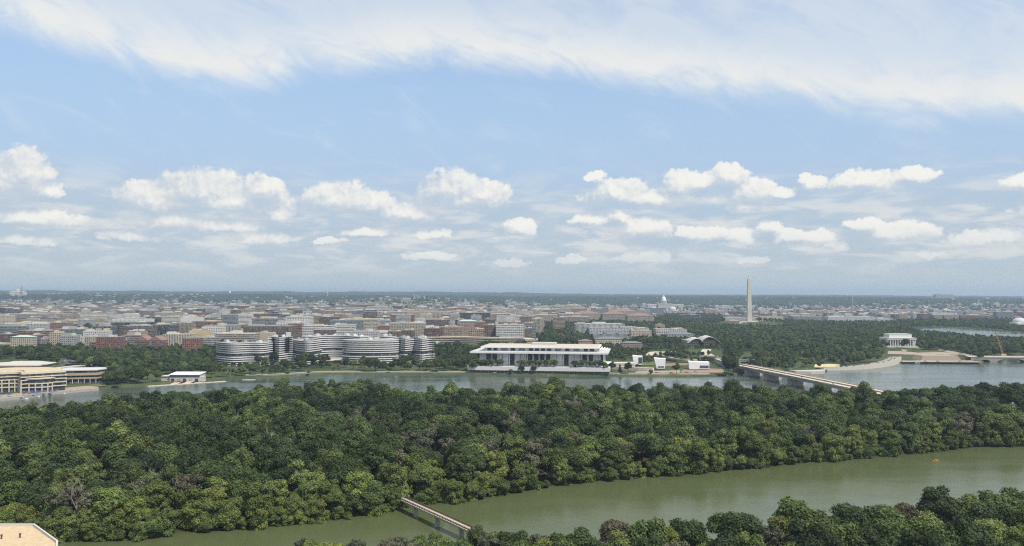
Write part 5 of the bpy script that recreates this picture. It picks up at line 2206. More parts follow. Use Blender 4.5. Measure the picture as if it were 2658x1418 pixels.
    B(1990, 930, 960, 360, 'pale grey', 'vert', 44)
    B(1990, 0, 55, 398, 'white', 'ribbon', 38)
    B(1990, 440, 640, 375, 'brown', 'grid', 40)


named_city()


def long_curved_block():
    """long curved apartment block behind the hall"""
    zt = 30.0
    row = lambda zy: 700 + zy / 3.816
    pts = []
    for zx, zy in ((-20, 662), (250, 664), (500, 670), (760, 676), (960, 680), (1010, 690)):
        D = (EYE - zt) * F / (row(zy) - HY)
        pts.append((X(1100 + zx / 3.816, D), D))
    poly = slab_outline(pts, 18)
    root = empty('apartment_building', (0, 0, 0))
    tag(root, 'long low curved concrete apartment block with balconies behind the arts hall', 'apartment building', 'city buildings beyond the river')
    m = MB()
    m.prism(poly, 5, zt - .5, 0, None, za=5)
    m.build('wall', fac('tan', 'deep'), root)
    for z in (11.5, 15.5, 19.5, 23.5, 27.5):
        m = MB()
        m.prism(offset_poly(poly, 1.3), z, z + 1.4, 0, 0, True)
        m.build('balcony', MAT['concrete_pale'], root)
    m = MB()
    m.prism(offset_poly(poly, .8), zt - .49, zt + .3, 0, 0, True)
    m.build('roof', MAT['roof_tan'], root)
    keep_clear(min(p[0] for p in poly), max(p[0] for p in poly), min(p[1] for p in poly), max(p[1] for p in poly))


long_curved_block()

CITY_COLS = ['white', 'pale grey', 'beige', 'tan', 'cream', 'grey', 'brown', 'red brick', 'dark brick', 'blue grey', 'pinkish', 'black']
CITY_W = [13, 16, 18, 13, 9, 12, 8, 6, 5, 10, 3, 7]
ROOFS = ['roof_grey', 'roof_tan', 'roof_white', 'roof_dark', 'roof_slate', 'roof_red', 'roof_green']
ROOF_W = [32, 28, 14, 10, 10, 6, 3]


def in_city(px, D):
    """built-up ground, from the photograph"""
    if px < 1130:
        return D > 1640 if px < 560 else D > 1600
    if px < 1400:
        return D > 1830
    if px < 1500:
        return D > 2950
    if px < 1720:
        return D > 3650
    if px < 1860:
        return D > 4300
    if px < 2330:
        return D > 3300
    return D > 3480


def generic_city():
    cand = []
    y = 1620.0
    while y < 6500:
        step = 58 + (y - 1620) * .012
        x = -0.72 * y
        while x < 0.72 * y:
            w = random.choice((random.uniform(18, 40), random.uniform(40, 110))) * (1 if y < 4300 else .6)
            px = colpx(x + w / 2, y)
            d = random.uniform(22, min(step - 9, 48))
            if -260 < px < 2900 and in_city(px, y) and random.random() < (.50 if y < 2350 else .84 if y < 4000 else .70 if y < 5000 else .42) and not occupied(x, x + w, y, y + d, 3):
                cand.append((x, x + w, y + random.uniform(-4, 4), d, px))
            x += w + (random.choice((3, 5, 9, 18)) if y < 4500 else random.choice((6, 12, 25, 40)))
        y += step
    vis = [c for c in cand if -10 < c[4] < 2668]
    vis.sort(key=lambda c: c[2])
    n_single = 150
    single = set(id(c) for c in vis[:n_single])
    m = MB()
    mats, midx = [], {}

    def mi(mat):
        if mat.name not in midx:
            midx[mat.name] = len(mats)
            mats.append(mat)
        return midx[mat.name]
    for c in cand:
        x0, x1, y, d, px = c
        zg = float(gz((x0 + x1) / 2, y))
        near = y < 2350
        tall = random.choice((12, 18, 24, 30, 34, 38, 44)) if y < 4300 else random.choice((8, 10, 12, 12, 16, 24, 30))
        if near:
            tall = random.choice((7, 9, 11, 14))
        if px > 1700 and y > 3000:
            tall = min(tall, random.choice((14, 20, 26, 32)))
        col = random.choices(CITY_COLS, CITY_W)[0]
        sty = random.choice(('grid', 'grid', 'ribbon', 'ribbon', 'vert', 'deep')) if col != 'black' else 'glass'
        roof = random.choices(ROOFS, ROOF_W)[0]
        if id(c) in single:
            o = city_building(x0, x1, y, d, zg + tall, col, sty, roof, 'pent', keep=True)
            add_item(o, px, y, x1 - x0, zg + tall, col, sty, 'pent', roof)
            continue
        if y > 4300:
            col = random.choices(['white', 'beige', 'cream', 'pale grey', 'grey', 'tan', 'blue grey', 'brown'], [22, 18, 12, 22, 12, 10, 8, 6])[0]
        q = [(x0, y), (x1, y), (x1, y + d), (x0, y + d)]
        zt = zg + tall
        m.prism(q, zg - 3, zt, mi(fac(col, sty)), mi(MAT[roof]), za=zg)
        if random.random() < .7:
            a = x0 + (x1 - x0) * random.uniform(.1, .5)
            m.box(a, a + (x1 - x0) * .35, y + d * .3, y + d * .7, zt, zt + random.uniform(2, 5), mi(MAT[random.choice(('roof_white', 'roof_grey', 'concrete_pale'))]))
    # hillside houses beyond
    for i in range(420):
        D = random.uniform(5600, 8200)
        px = random.uniform(-200, 2850)
        x = X(px, D)
        if px > 1400 and D < 6200:
            continue
        k = 1.0 if px < 1100 else .45
        if random.random() > k:
            continue
        zg = float(gz(x, D))
        w, d, h = random.uniform(10, 34), random.uniform(10, 16), random.uniform(6, 11)
        m.box(x, x + w, D, D + d, zg - 4, zg + h, mi(fac(random.choices(['white', 'cream', 'beige', 'pinkish'], [5, 3, 3, 1])[0], 'grid')), mi(MAT[random.choice(('roof_white', 'roof_grey', 'roof_tan', 'roof_slate'))]))
    o = m.build('distant_city', mats)
    tag(o, 'dense pale mass of far city blocks and hillside houses fading into haze', 'distant city', None, 'stuff')


generic_city()
number_labels(BLD_ITEMS)

# ------------------------------------------------------------------ trees of the city side
def row_of(x, y, z=None):
    z = float(gz(x, y)) if z is None else z
    return HY + (EYE - z) * F / y


def in_poly(x, y, poly):
    ins = False
    n = len(poly)
    for i in range(n):
        a, b = poly[i], poly[i - 1]
        if (a[1] > y) != (b[1] > y) and x < (b[0] - a[0]) * (y - a[1]) / (b[1] - a[1]) + a[0]:
            ins = not ins
    return ins


def Z5(*p):
    return [c5(a, b) for a, b in p]


def Z4(*p):
    return [c4(a, b) for a, b in p]


def Z1(*p):
    return [c1(a, b) for a, b in p]


def Z2(*p):
    return [c2(a, b) for a, b in p]


def Z3(*p):
    return [c3(a, b) for a, b in p]


BASIN_PX = Z5((1375, 580), (1640, 573), (1950, 582), (2230, 600), (2420, 622), (2600, 632), (2900, 645), (2900, 715), (2600, 700), (2230, 690), (1900, 662), (1650, 640), (1480, 620))
OPEN = [  Z5((1130, 905), (1130, 778), (1490, 778), (1480, 905)),
    # ground seen bare in the photograph, photo pixels
    Z4((1640, 575), (2000, 575), (2060, 545), (1880, 520), (1480, 490), (1400, 545), (1080, 540), (1090, 560)),          # lawn round the obelisk
    Z5((1290, 775), (1480, 800), (1720, 800), (1960, 850), (2060, 900), (2170, 960), (1330, 960), (1345, 850), (1190, 845), (1190, 815)),  # avenue and steps
    Z5((540, 1060), (540, 975), (860, 945), (1080, 920), (1200, 850), (1345, 845), (1345, 960), (1100, 1000)),            # sea wall road
    Z5((100, 812), (620, 812), (640, 840), (330, 850), (60, 845)),                                                          # lawn
    Z5((430, 930), (740, 930), (740, 975), (430, 975)),                                                                     # sand courts
    Z5((230, 955), (560, 990), (600, 1060), (230, 1060)),
    Z5((2280, 725), (2700, 725), (2700, 775), (2280, 770)),
    Z4((330, 912), (540, 912), (560, 938), (760, 930), (860, 962), (1090, 940), (1300, 940), (1480, 965), (1490, 1080), (280, 1080)),                                                     # pavilions' site
    Z4((690, 810), (900, 805), (900, 875), (690, 875)), Z4((950, 880), (1450, 850), (1450, 900), (1000, 905)), Z4((1090, 790), (1440, 800), (1440, 850), (1060, 850)),
    Z4((1650, 815), (1730, 815), (1760, 950), (1560, 960)),                                                                 # bridge approach
    Z2((940, 1025), (1180, 985), (1440, 975), (1660, 975), (1850, 1010), (2557, 1008), (2557, 1050), (700, 1090), (760, 1062)), # river lawn
    Z2((1290, 870), (1620, 870), (1560, 940), (1300, 960)),                                                                 # forecourt
    Z3((-30, 990), (430, 990), (1840, 1020), (1840, 1080), (-30, 1050)), Z3((240, 870), (430, 870), (430, 930), (240, 930)),
    Z1((-100, 930), (470, 930), (1000, 990), (1060, 1120), (1060, 1200), (-100, 1320)), Z1((560, 880), (760, 880), (700, 960), (600, 965)), Z1((0, 890), (340, 885), (330, 905), (0, 960)),
    Z1((1400, 1030), (1620, 1040), (2080, 1030), (2300, 1060), (2240, 1130), (1440, 1160)), Z1((880, 1110), (1050, 1110), (1050, 1160), (900, 1150)),
    Z3((1080, 720), (1150, 610), (1200, 610), (1170, 720)),                                                                 # avenue behind the hall
]


def is_open(x, y):
    px, r = colpx(x, y), row_of(x, y)
    if any(in_poly(px, r, p) for p in OPEN) or in_poly(px, r, BASIN_PX):
        return True
    if abs(x - ROAD_X(y)) < 19 and y < 1310:
        return True
    return False


def shore_d(x, y):
    return math.hypot(x, y) - float(np.interp(math.atan2(x, y), _sh_az, _sh_r))


def city_trees():
    T = []
    add = lambda pts, sp, ox: T.extend((ox(*p[:2]), p[2] if len(p) > 2 else sp, p[3] if len(p) > 3 else 1.0) for p in pts)
    add([(650, 965, 'oak', 1.1), (720, 955), (800, 945, 'oak', 1.2), (835, 905), (905, 1005, 'oak', 1.1), (560, 1035), (620, 1042), (690, 1050), (490, 1052), (1060, 985, 'oak', 1.35), (1120, 965, 'oak', 1.3),
         (1175, 970, 'oak', 1.25), (1085, 1008, 'oak', 1.1), (1280, 968, 'oak', 1.25), (1315, 955, 'oak', 1.1), (1395, 1003, 'bank', .7), (1450, 997, 'bank', .6), (1525, 970, 'oak', .9), (1590, 990, 'oak', .9), (1565, 930, 'bank', 1.0),
         (1700, 1003, 'oak', 1.3), (1765, 1012, 'oak', 1.35), (1815, 1010, 'oak', 1.2), (1945, 1020, 'bank', 1.0), (2000, 1003, 'oak', 1.1), (2060, 1003, 'oak', 1.2), (2115, 945, 'oak', 1.15), (2165, 955, 'oak', 1.2),
         (2250, 1000), (2310, 1003, 'oak', 1.0), (2350, 995), (2440, 1005, 'oak', 1.0), (2500, 1005), (1150, 1035, 'bank', .7), (935, 1052, 'bank', .8)], 'mixed', c2)
    add([(30, 1005), (130, 1012, 'oak', 1.0), (235, 1003, 'oak', 1.05), (340, 995, 'oak', 1.0), (165, 890, 'oak', 1.2), (340, 880), (430, 900), (490, 1022, 'mixed', 1.1), (590, 1012, 'oak', .9), (860, 1030, 'bank', .75), (970, 1030, 'oak', .72),
         (1090, 1032, 'oak', .72), (1497, 1030, 'cone', 1.15), (1295, 1032, 'bank', .4), (1862, 1022, 'oak', .95), (1945, 1022, 'cone', 1.0), (2022, 1032, 'oak', .95), (1800, 960, 'mixed', .9), (2250, 1032, 'bank', .7), (2505, 1040, 'oak', .95)], 'mixed', c3)
    add([(1500, 1045, 'oak', 1.5), (1545, 1035, 'oak', 1.2), (1480, 970, 'oak', 1.2), (1560, 935, 'oak', 1.1), (345, 905, 'mixed', .7), (430, 895, 'oak', .7), (650, 915, 'bank', .8), (700, 905, 'bank', .9), (885, 890, 'oak', .95), (940, 895, 'oak', .9), (1010, 900, 'oak', .85), (1060, 905, 'mixed', .8),
         (1335, 945, 'bank', .8), (1385, 955, 'bank', .7), (1425, 935, 'bank', .9), (665, 1000, 'bank', .6), (850, 985, 'bank', .55), (1180, 905, 'bank', .8), (1270, 900, 'bank', .9), (720, 1040, 'bank', .8), (590, 960, 'bank', .5)], 'oak', c4)
    add([(1370, 1130, 'mixed', 1.35), (1190, 1160, 'oak', 1.1), (1110, 1140), (560, 1140, 'willow', 1.0), (520, 1140, 'willow', .8), (1555, 1110, 'oak', .95), (1270, 1100, 'oak', 1.1), (1460, 1090), (1650, 1060, 'oak', 1.1), (1780, 1050), (1890, 1060), (2090, 1075, 'oak', 1.1), (2200, 1065, 'oak', 1.0)], 'mixed', c1)
    for (px, py), sp, s in T:
        n = {'mixed': 3, 'oak': 5, 'willow': 4, 'cone': 1, 'bank': 3}[sp]
        z = 3.0
        for _ in range(5):
            x, y = G(px, py, z)
            z = float(gz(x, y))
        w = ('by the waterfront complex' if px < 170 else 'left of the boathouse' if px < 400 else 'around the boathouse' if px < 620 else 'before the long banded block' if px < 745 else 'before the forecourt' if px < 930 else
             'before the banded drum' if px < 1050 else 'right of the banded drum' if px < 1215 else 'before the arts hall' if px < 1580 else 'before the pavilions' if px < 1860 else 'by the bridge end')
        put_tree((sp, random.randrange(n)), x, y, z - .3, s, 'on the city bank ' + w, 'single trees along the city bank', 'riverbank_tree')
    # weeping trees on the terrace of the hall
    for zx in (490, 540, 585, 632, 680, 728, 765, 950, 1000, 1050, 1100, 1150, 1200, 1245, 1290, 1475, 1525, 1565, 1635, 1685, 1735, 1780):
        x, y = hall_pt((zx - 1130) * .1515 + random.uniform(-.8, .8), 4.6 + random.uniform(-1.5, 1.5))
        w = 'left group' if zx < 800 else 'middle group' if zx < 1320 else 'right group'
        put_tree(('willow' if zx == 1780 else 'mixed', random.randrange(3)), x, y, 11.6, random.uniform(.84, 1.02), 'on the arts hall terrace, ' + w, 'trees on the arts hall terrace', 'terrace_tree', random.uniform(.64, .76))
    # woods: riverside, parkland and street trees
    pts = []
    ok = ['oak', 'oak', 'oak', 'mixed', 'mixed', 'tall']

    def kk():
        s = random.choice(ok)
        return KIDX[(s, random.randrange({'oak': 5, 'mixed': 3, 'tall': 3}[s]))]
    # parkland on the right, and the wooded strip on the left
    y = 960.0
    while y < 5200:
        sp = 11.5 + max(0, y - 1700) * .0035
        x = -0.66 * y
        while x < 0.70 * y:
            xx, yy = x + random.uniform(-.45, .45) * sp, y + random.uniform(-.45, .45) * sp
            x += sp
            d = shore_d(xx, yy)
            px = colpx(xx, yy)
            if d < 9 or (13 < d < 28 and 640 < px < 1900):
                continue
            if not (-300 < px < 2950):
                continue
            dens = 0.0
            if px < 560:
                dens = .93 if yy < 1640 else 0
            elif px < 1240:
                dens = .55 if yy < 1345 and d > 30 else .88 if yy < 1590 else 0
            elif px < 1400:
                dens = .9 if 1390 < yy < 1500 else .8 if yy < 1690 and yy > 1390 else 0
            elif px < 1700:
                dens = .90 if 1400 < yy < 3600 else .14 if yy <= 1400 and px > 1590 else .85 if yy >= 3600 and vnoise(xx / 300, yy / 300) > .6 else 0
            elif px < 1880:
                dens = .9 if yy < 4200 and yy > 1420 else .16 if yy < 1420 else 0
            elif px < 2330:
                dens = .93 if yy < 3130 else 0
            else:
                dens = .95 if yy < 3330 else 0
            if px > 1900 and yy < 1650:
                dens *= .34 + .4 * float(vnoise(xx / 40, yy / 40))
            if random.random() > dens or is_open(xx, yy) or occupied(xx - 3, xx + 3, yy - 3, yy + 3, 1):
                continue
            pts.append((xx, yy, float(gz(xx, yy)) - .8, random.uniform(.72, 1.12) * (1.12 if px < 1240 else 1.0) * (.82 if yy > 2500 else .58 if 560 < px < 1130 and yy < 1350 else .74 if px < 560 and yy > 1380 else .56 if 1400 < px < 1890 and 1380 < yy < 1800 else .68 if px > 2330 and yy > 1780 else 1), kk()))
        y += sp
    # street and garden trees in the city
    for i in range(5200):
        D = random.uniform(1650, 7200)
        px = random.uniform(-250, 2900)
        xx = X(px, D)
        if not in_city(px, D) or occupied(xx - 4, xx + 4, D - 4, D + 4, 1):
            continue
        if vnoise(xx / 120, D / 160) < (.52 if D < 4300 else .30):
            continue
        pts.append((xx, D, float(gz(xx, D)) - 1, random.uniform(.7, 1.25), kk()))
    # trees over the near slopes of the hills
    for i in range(4200):
        D = random.uniform(4600, 6900)
        px = random.uniform(-250, 2900)
        xx = X(px, D)
        if vnoise(xx / 260, D / 260) < .35:
            continue
        pts.append((xx, D, float(gz(xx, D)) - 1, random.uniform(.7, 1.15), kk()))
    scatter('city_woods', pts, KEYS, 'dark green parkland and street trees massed across the far bank')


city_trees()


# ------------------------------------------------------------------ roads, walls and open places
def ribbon(name, pts, width, mat, dz=.25, kind='structure', flat=None):
    p = spline(pts, 8)
    a, b = offset_line(p, width / 2), offset_line(p, -width / 2)
    m = MB()
    for i in range(len(p) - 1):
        q = [b[i], b[i + 1], a[i + 1], a[i]]
        m.face([(u, v, (float(gz(u, v)) if flat is None else flat) + dz) for u, v in q])
    o = m.build(name, MAT[mat])
    if kind:
        o['kind'] = kind
    return o


def sheet(name, px_poly, mat, z=None, dz=.3):
    m = MB()
    pts = []
    for px, py in px_poly:
        zz = 4.0 if z is None else z
        for _ in range(5 if z is None else 1):
            x, y = G(px, py, zz)
            if z is None:
                zz = float(gz(x, y)) + dz
        pts.append((x, y, zz))
    m.face(pts[::-1] if sum((pts[i][0] - pts[i - 1][0]) * (pts[i][1] + pts[i - 1][1]) for i in range(len(pts))) > 0 else pts)
    o = m.build(name, MAT[mat] if isinstance(mat, str) else mat)
    o['kind'] = 'structure'
    return o


def along_shore(pxs, d):
    out_ = []
    for px in pxs:
        az = math.atan2(px - W / 2, F)
        r = float(np.interp(az, _sh_az, _sh_r)) + d
        out_.append((r * math.sin(az), r * math.cos(az)))
    return out_


GRASS_PALE = ground_mat('lawn_grass', ((0.10, 0.125, 0.042), (0.12, 0.14, 0.055), (0.16, 0.155, 0.075)), .04)
ribbon('river_road', along_shore(range(640, 1900, 60), 20), 9, 'concrete', .12)
ribbon('river_path', along_shore(range(640, 1900, 60), 6), 4, 'plaza', .12)


def bridge_road():
    """embankment that carries the road down from the bridge into the park"""
    p = spline([(345, 1318, 11.5), (344, 1360, 11.2), (347, 1430, 10.6), (352, 1510, 9.8), (366, 1600, 9.0), (392, 1700, 8.4)], 6)
    xy = [(q[0], q[1]) for q in p]
    a, b = offset_line(xy, 8.5), offset_line(xy, -8.5)
    m = MB()
    for i in range(len(p) - 1):
        j = i + 1
        m.face([(*b[i], p[i][2]), (*b[j], p[j][2]), (*a[j], p[j][2]), (*a[i], p[i][2])], None, 0)
        for e in (a, b):
            m.face([(*e[i], 1.0), (*e[j], 1.0), (*e[j], p[j][2] + .7), (*e[i], p[i][2] + .7)], None, 1)
    o = m.build('bridge_road', [MAT['deck_pale'], MAT['concrete']])
    o['kind'] = 'structure'


bridge_road()
sheet('basin_water', BASIN_PX, water_mat('basin_water', (0.06, 0.08, 0.07), (0.07, 0.09, 0.085)), 8.4)
sheet('sand_court', Z5((480, 938), (640, 934), (730, 940), (720, 962), (470, 968)), 'sand', dz=.4)
sheet('lawn_clearing', Z5((100, 815), (620, 815), (640, 838), (330, 846), (60, 840)), GRASS_PALE, dz=.5)
sheet('lawn_clearing', Z5((2285, 730), (2700, 730), (2700, 770), (2300, 765)), GRASS_PALE, dz=.5)
sheet('obelisk_path', Z4((1445, 486), (1490, 486), (1620, 520), (1680, 535), (1660, 540), (1590, 525)), 'plaza', dz=1.2)
sheet('building_site', Z4((860, 930), (1090, 925), (1090, 945), (860, 960)), 'brown_dirt', dz=.4)
sheet('building_site', Z4((1040, 990), (1290, 978), (1440, 985), (1430, 1022), (1020, 1024)), 'brown_dirt', dz=.4)
sheet('pavilion_lawn', Z4((640, 912), (760, 908), (760, 945), (640, 948)), GRASS_PALE, dz=.6)
sheet('pavilion_plaza', Z4((330, 915), (560, 912), (560, 965), (330, 965)), 'plaza', dz=.6)
sheet('car_park', Z4((580, 1008), (1010, 998), (1010, 1022), (560, 1024)), 'plaza', dz=.45)
def waterfront_plaza():
    edge = [(a * .9925, b * .9925) for a, b in (G(*p, 0.0) for p in Z1((-160, 1335), (0, 1298), (250, 1272), (500, 1235), (980, 1192)))]
    back = [G(*p, 3.0) for p in Z1((960, 1150), (620, 1128), (430, 1190), (0, 1225), (-160, 1232))]
    m = MB()
    m.prism(edge + back, -1.0, 3.0, 1, 0)
    o = m.build('waterfront_plaza', [MAT['plaza'], MAT['concrete']])
    o['kind'] = 'structure'


waterfront_plaza()
sheet('waterfront_lawn', Z1((870, 1148), (930, 1118), (1040, 1122), (1050, 1150), (980, 1160)), GRASS_PALE, 3.3)
sheet('parking_lot', Z1((590, 915), (700, 880), (770, 885), (690, 950), (600, 960)), 'asphalt', dz=.4)
sheet('avenue', Z3((1100, 705), (1150, 640), (1172, 610), (1188, 610), (1180, 650), (1165, 705)), 'concrete', dz=.5)
sheet('memorial_avenue', Z5((1200, 822), (1345, 826), (1500, 832), (1720, 822), (1900, 828), (1905, 845), (1720, 840), (1500, 846), (1200, 838)), 'plaza', dz=.5)
sheet('memorial_path', Z5((1335, 785), (1400, 785), (1375, 826), (1340, 826)), 'plaza', dz=.9)
sheet('circle_road', Z5((1690, 785), (1735, 790), (1900, 820), (2060, 850), (2060, 862), (1890, 838), (1700, 800)), 'plaza', dz=.5)


def stone_steps():
    root = empty('stone_steps', (0, 0, 0))
    tag(root, 'broad tan flight of stone steps rising from the water left of the arch bridge', 'steps')
    row0, row1 = 915, 868
    n = 12
    for i in range(n):
        z0 = 2.6 + 6.2 * i / n
        t = i / n
        D0 = 1478 + 34 * t
        a, b = X(c5(1522 + 20 * t)[0], D0), X(c5(1922 - 40 * t)[0], D0)
        m = MB()
        m.box(a, b, D0, D0 + 36, z0 - 3, z0 + .52)
        m.build('step', MAT['plaza'], root)


stone_steps()
sheet('quay', Z5((1335, 916), (1340, 900), (1520, 906), (1530, 900), (2060, 900), (2140, 920), (2000, 919), (1700, 917)), 'plaza', 2.9)
retaining('sea_wall', 'straight low stone sea wall along the quay before the stone steps', along_shore((2340, 2380, 2420, 2460, 2500, 2540), 1.0), -1, 3.3, 'pale_stone', 1.5)


def ramp_road():
    """ramp climbing along the sea wall to the temple circle"""
    root = empty('ramp_road', (0, 0, 0))
    tag(root, 'curved road ramp with pale stone sea wall leading up to the memorial', 'ramp')
    lo = [(565, 1006), (780, 998), (1000, 986), (1170, 967), (1275, 946), (1335, 920)]
    hi = [3.6, 4.2, 5.2, 6.6, 8.2, 9.6]
    w = [(*G(*c5(*p), 0.0), h) for p, h in zip(lo, hi)]
    p = spline(w, 6)
    xy = [(a, b) for a, b, _ in p]
    inn = offset_line(xy, 17)
    in2 = offset_line(xy, 30)
    m, d, e = MB(), MB(), MB()
    for i in range(len(p) - 1):
        j = i + 1
        m.face([(*xy[i], -1), (*xy[j], -1), (*xy[j], p[j][2] + 1), (*xy[i], p[i][2] + 1)])
        o1, o2 = offset_line(xy, .8)[i], offset_line(xy, .8)[j]
        m.face([(*xy[i], p[i][2] + 1), (*xy[j], p[j][2] + 1), (*o2, p[j][2] + 1), (*o1, p[i][2] + 1)])
        m.face([(*o2, p[j][2] - .2), (*o1, p[i][2] - .2), (*o1, p[i][2] + 1), (*o2, p[j][2] + 1)])
        d.face([(*o1, p[i][2]), (*o2, p[j][2]), (*inn[j], p[j][2]), (*inn[i], p[i][2])])
        e.face([(*inn[i], p[i][2] + .1), (*inn[j], p[j][2] + .1), (*in2[j], float(gz(*in2[j])) + .1), (*in2[i], float(gz(*in2[i])) + .1)])
    m.build('sea_wall', MAT['pale_stone'], root)
    d.build('road_surface', MAT['plaza'], root)
    e.build('grass_bank', GRASS_PALE, root)
    return xy, [q[2] for q in p]


RAMP = ramp_road()
retaining('sea_wall', 'low curved stone sea wall projecting into the river right of the road bridge', [G(*c5(230, 1025)), G(*c5(290, 1034)), G(*c5(430, 1036)), G(*c5(560, 1032)), G(*c5(575, 1012))], -1, 4.2, 'pale_stone', 2)
sheet('sea_wall_terrace', Z5((225, 1000), (560, 990), (566, 1006), (430, 1012), (280, 1010)), 'pale_stone', 3.6)


def flyover(label, pts, width, mat='deck_pale', cols=3):
    """elevated road strip: crop-4 pixels and heights"""
    root = empty('flyover', (0, 0, 0))
    tag(root, label, 'elevated road')
    w = [(*G(*c4(a, b), z), z) for a, b, z in pts]
    p = spline(w, 6)
    xy = [(q[0], q[1]) for q in p]
    A, Bq = offset_line(xy, width / 2), offset_line(xy, -width / 2)
    m = MB()
    for i in range(len(p) - 1):
        j = i + 1
        zi, zj = p[i][2], p[j][2]
        m.face([(*Bq[i], zi), (*Bq[j], zj), (*A[j], zj), (*A[i], zi)], None, 0)
        m.face([(*A[i], zi - 1.6), (*A[j], zj - 1.6), (*Bq[j], zj - 1.6), (*Bq[i], zi - 1.6)], None, 0)
        for E in (A, Bq):
            m.face([(*E[i], zi - 1.6), (*E[j], zj - 1.6), (*E[j], zj + 1.0), (*E[i], zi + 1.0)], None, 0)
    m.build('deck', MAT[mat], root)
    for k in range(cols):
        i = int((k + .5) / cols * (len(p) - 1))
        q = MB()
        q.box(xy[i][0] - width * .3, xy[i][0] + width * .3, xy[i][1] - .9, xy[i][1] + .9, 1, p[i][2] - 1.61)
        q.build('column', MAT['concrete'], root)


flyover('curved pale ramp bending round above the first white pavilion', [(705, 850, 13), (730, 826, 13), (780, 818, 12.5), (860, 818, 12), (960, 815, 11.5)], 11)
flyover('pale ramp sweeping down from the curve towards the low pavilion', [(770, 830, 12), (860, 858, 11), (960, 880, 10.5), (1080, 892, 10), (1180, 893, 10)], 9)
flyover('straight pale overpass with dark underside left of the bridge end', [(1215, 856, 13), (1320, 860, 13), (1460, 872, 12.5)], 12)

# ------------------------------------------------------------------ vehicles, boats and small things
def glass_car(col):
    root = empty('car', (0, 0, 0))
    m = MB()
    m.prism([(-2.2, -.88), (2.15, -.88), (2.3, -.6), (2.3, .6), (2.15, .88), (-2.2, .88), (-2.3, .6), (-2.3, -.6)], .35, .92, 0, 0, True)
    m.build('body', MAT[col], root)
    m = MB()
    z0, z1 = .921, 1.45
    lo = [(-1.75, -.80), (1.1, -.80), (1.1, .80), (-1.75, .80)]
    hi = [(-1.25, -.62), (.45, -.62), (.45, .62), (-1.25, .62)]
    for i in range(4):
        j = (i + 1) % 4
        m.face([(*lo[i], z0), (*lo[j], z0), (*hi[j], z1), (*hi[i], z1)], None, 0)
    m.face([(*q, z1) for q in hi], None, 1)
    m.build('cabin', [MAT['glass'], MAT[col]], root)
    for x in (-1.4, 1.4):
        for y in (-.8, .8):
            w = MB()
            n = 12
            A = [(x + .34 * math.cos(6.2832 * i / n), y - .1, .34 + .34 * math.sin(6.2832 * i / n)) for i in range(n)]
            Bq = [(p[0], y + .1, p[2]) for p in A]
            for i in range(n):
                w.face([A[i], A[(i + 1) % n], Bq[(i + 1) % n], Bq[i]])
            w.face(A)
            w.face(Bq[::-1])
            w.build('wheel', MAT['black_paint'], root)
    return root


CARS = {}
CAR_ITEMS = []
COLW = {'black_paint': 'black', 'blue_paint': 'dark blue', 'silver_paint': 'silver', 'white_paint': 'white', 'red_paint': 'red'}


def put_car(x, y, z, rz, col, where, group):
    if col not in CARS:
        o = CARS[col] = glass_car(col)
    else:
        o = copy_tree(CARS[col])
    o.location = (x, y, z)
    o.rotation_euler = (0, 0, rz)
    tag(o, None, 'car', group)
    CAR_ITEMS.append((COLW[col] + ' car ' + where, colpx(x, y), o))


for zx, zy, col in ((1665, 972, 'black_paint'), (1700, 982, 'blue_paint'), (1795, 997, 'black_paint'), (1880, 1021, 'black_paint'), (2012, 1046, 'black_paint'), (2060, 1032, 'silver_paint'), (2095, 1063, 'black_paint'),
                    (2160, 1079, 'black_paint'), (2220, 1067, 'blue_paint'), (2252, 1097, 'black_paint'), (2360, 1117, 'black_paint'), (2455, 1110, 'black_paint'), (2535, 1136, 'white_paint'), (1640, 958, 'white_paint')):
    x, y = G(*c4(zx, zy), 12.6)
    put_car(x, y, 11.6 + 1.2 * math.sin(math.pi * (y - 700) / 600) + .05, math.pi / 2 + .145, col, 'driving on the long road bridge', 'cars on the road bridge')
for zx, zy in ((280, 1030), (388, 1030), (610, 1030), (690, 1032), (780, 1022), (810, 1018), (880, 1022), (905, 1014), (925, 1022), (1000, 1030), (1075, 1020), (1120, 1026), (1160, 1012), (1210, 1020)):
    x, y = G(*c4(zx, zy), 3.4)
    put_car(x, y, float(gz(x, y)) + .5, random.uniform(-.2, .2), random.choice(('white_paint', 'white_paint', 'silver_paint', 'red_paint')), 'parked by the river below the pavilions', 'cars parked below the pavilions')
_xy, _zz = RAMP
for i in range(18):
    k = int(5 + (i / 17) * (len(_xy) - 8))
    a = offset_line(_xy, random.choice((5, 9, 13)))[k]
    b = _xy[min(k + 1, len(_xy) - 1)]
    put_car(a[0], a[1], _zz[k] + .03, math.atan2(b[1] - _xy[k][1], b[0] - _xy[k][0]), random.choice(('black_paint', 'black_paint', 'silver_paint', 'white_paint', 'blue_paint')), 'on the ramp along the sea wall', 'cars on the memorial ramp')
for zx, col in ((1470, 'white_paint'), (1570, 'black_paint'), (1695, 'black_paint'), (1915, 'black_paint'), (1990, 'white_paint')):
    x, y = G(*c5(zx, 911), 3)
    put_car(x, y, 2.93, .05, col, 'on the quay before the stone steps', 'cars on the quay')
for zx, zy in ((250, 955), (290, 972), (330, 960), (210, 965)):
    x, y = G(*c5(zx, zy), 4)
    put_car(x, y, float(gz(x, y)) + .2, random.uniform(0, 3), random.choice(('white_paint', 'silver_paint')), 'parked by the trees right of the road bridge', 'cars in the park')
for zx, zy in ((620, 935), (645, 920), (670, 905), (690, 925), (715, 900), (655, 945), (735, 890)):
    x, y = G(*c1(zx, zy), 10)
    put_car(x, y, float(gz(x, y)) + .45, random.uniform(0, 3), random.choice(('white_paint', 'silver_paint', 'black_paint')), 'in the lot left of the viaduct', 'cars in the parking lot')
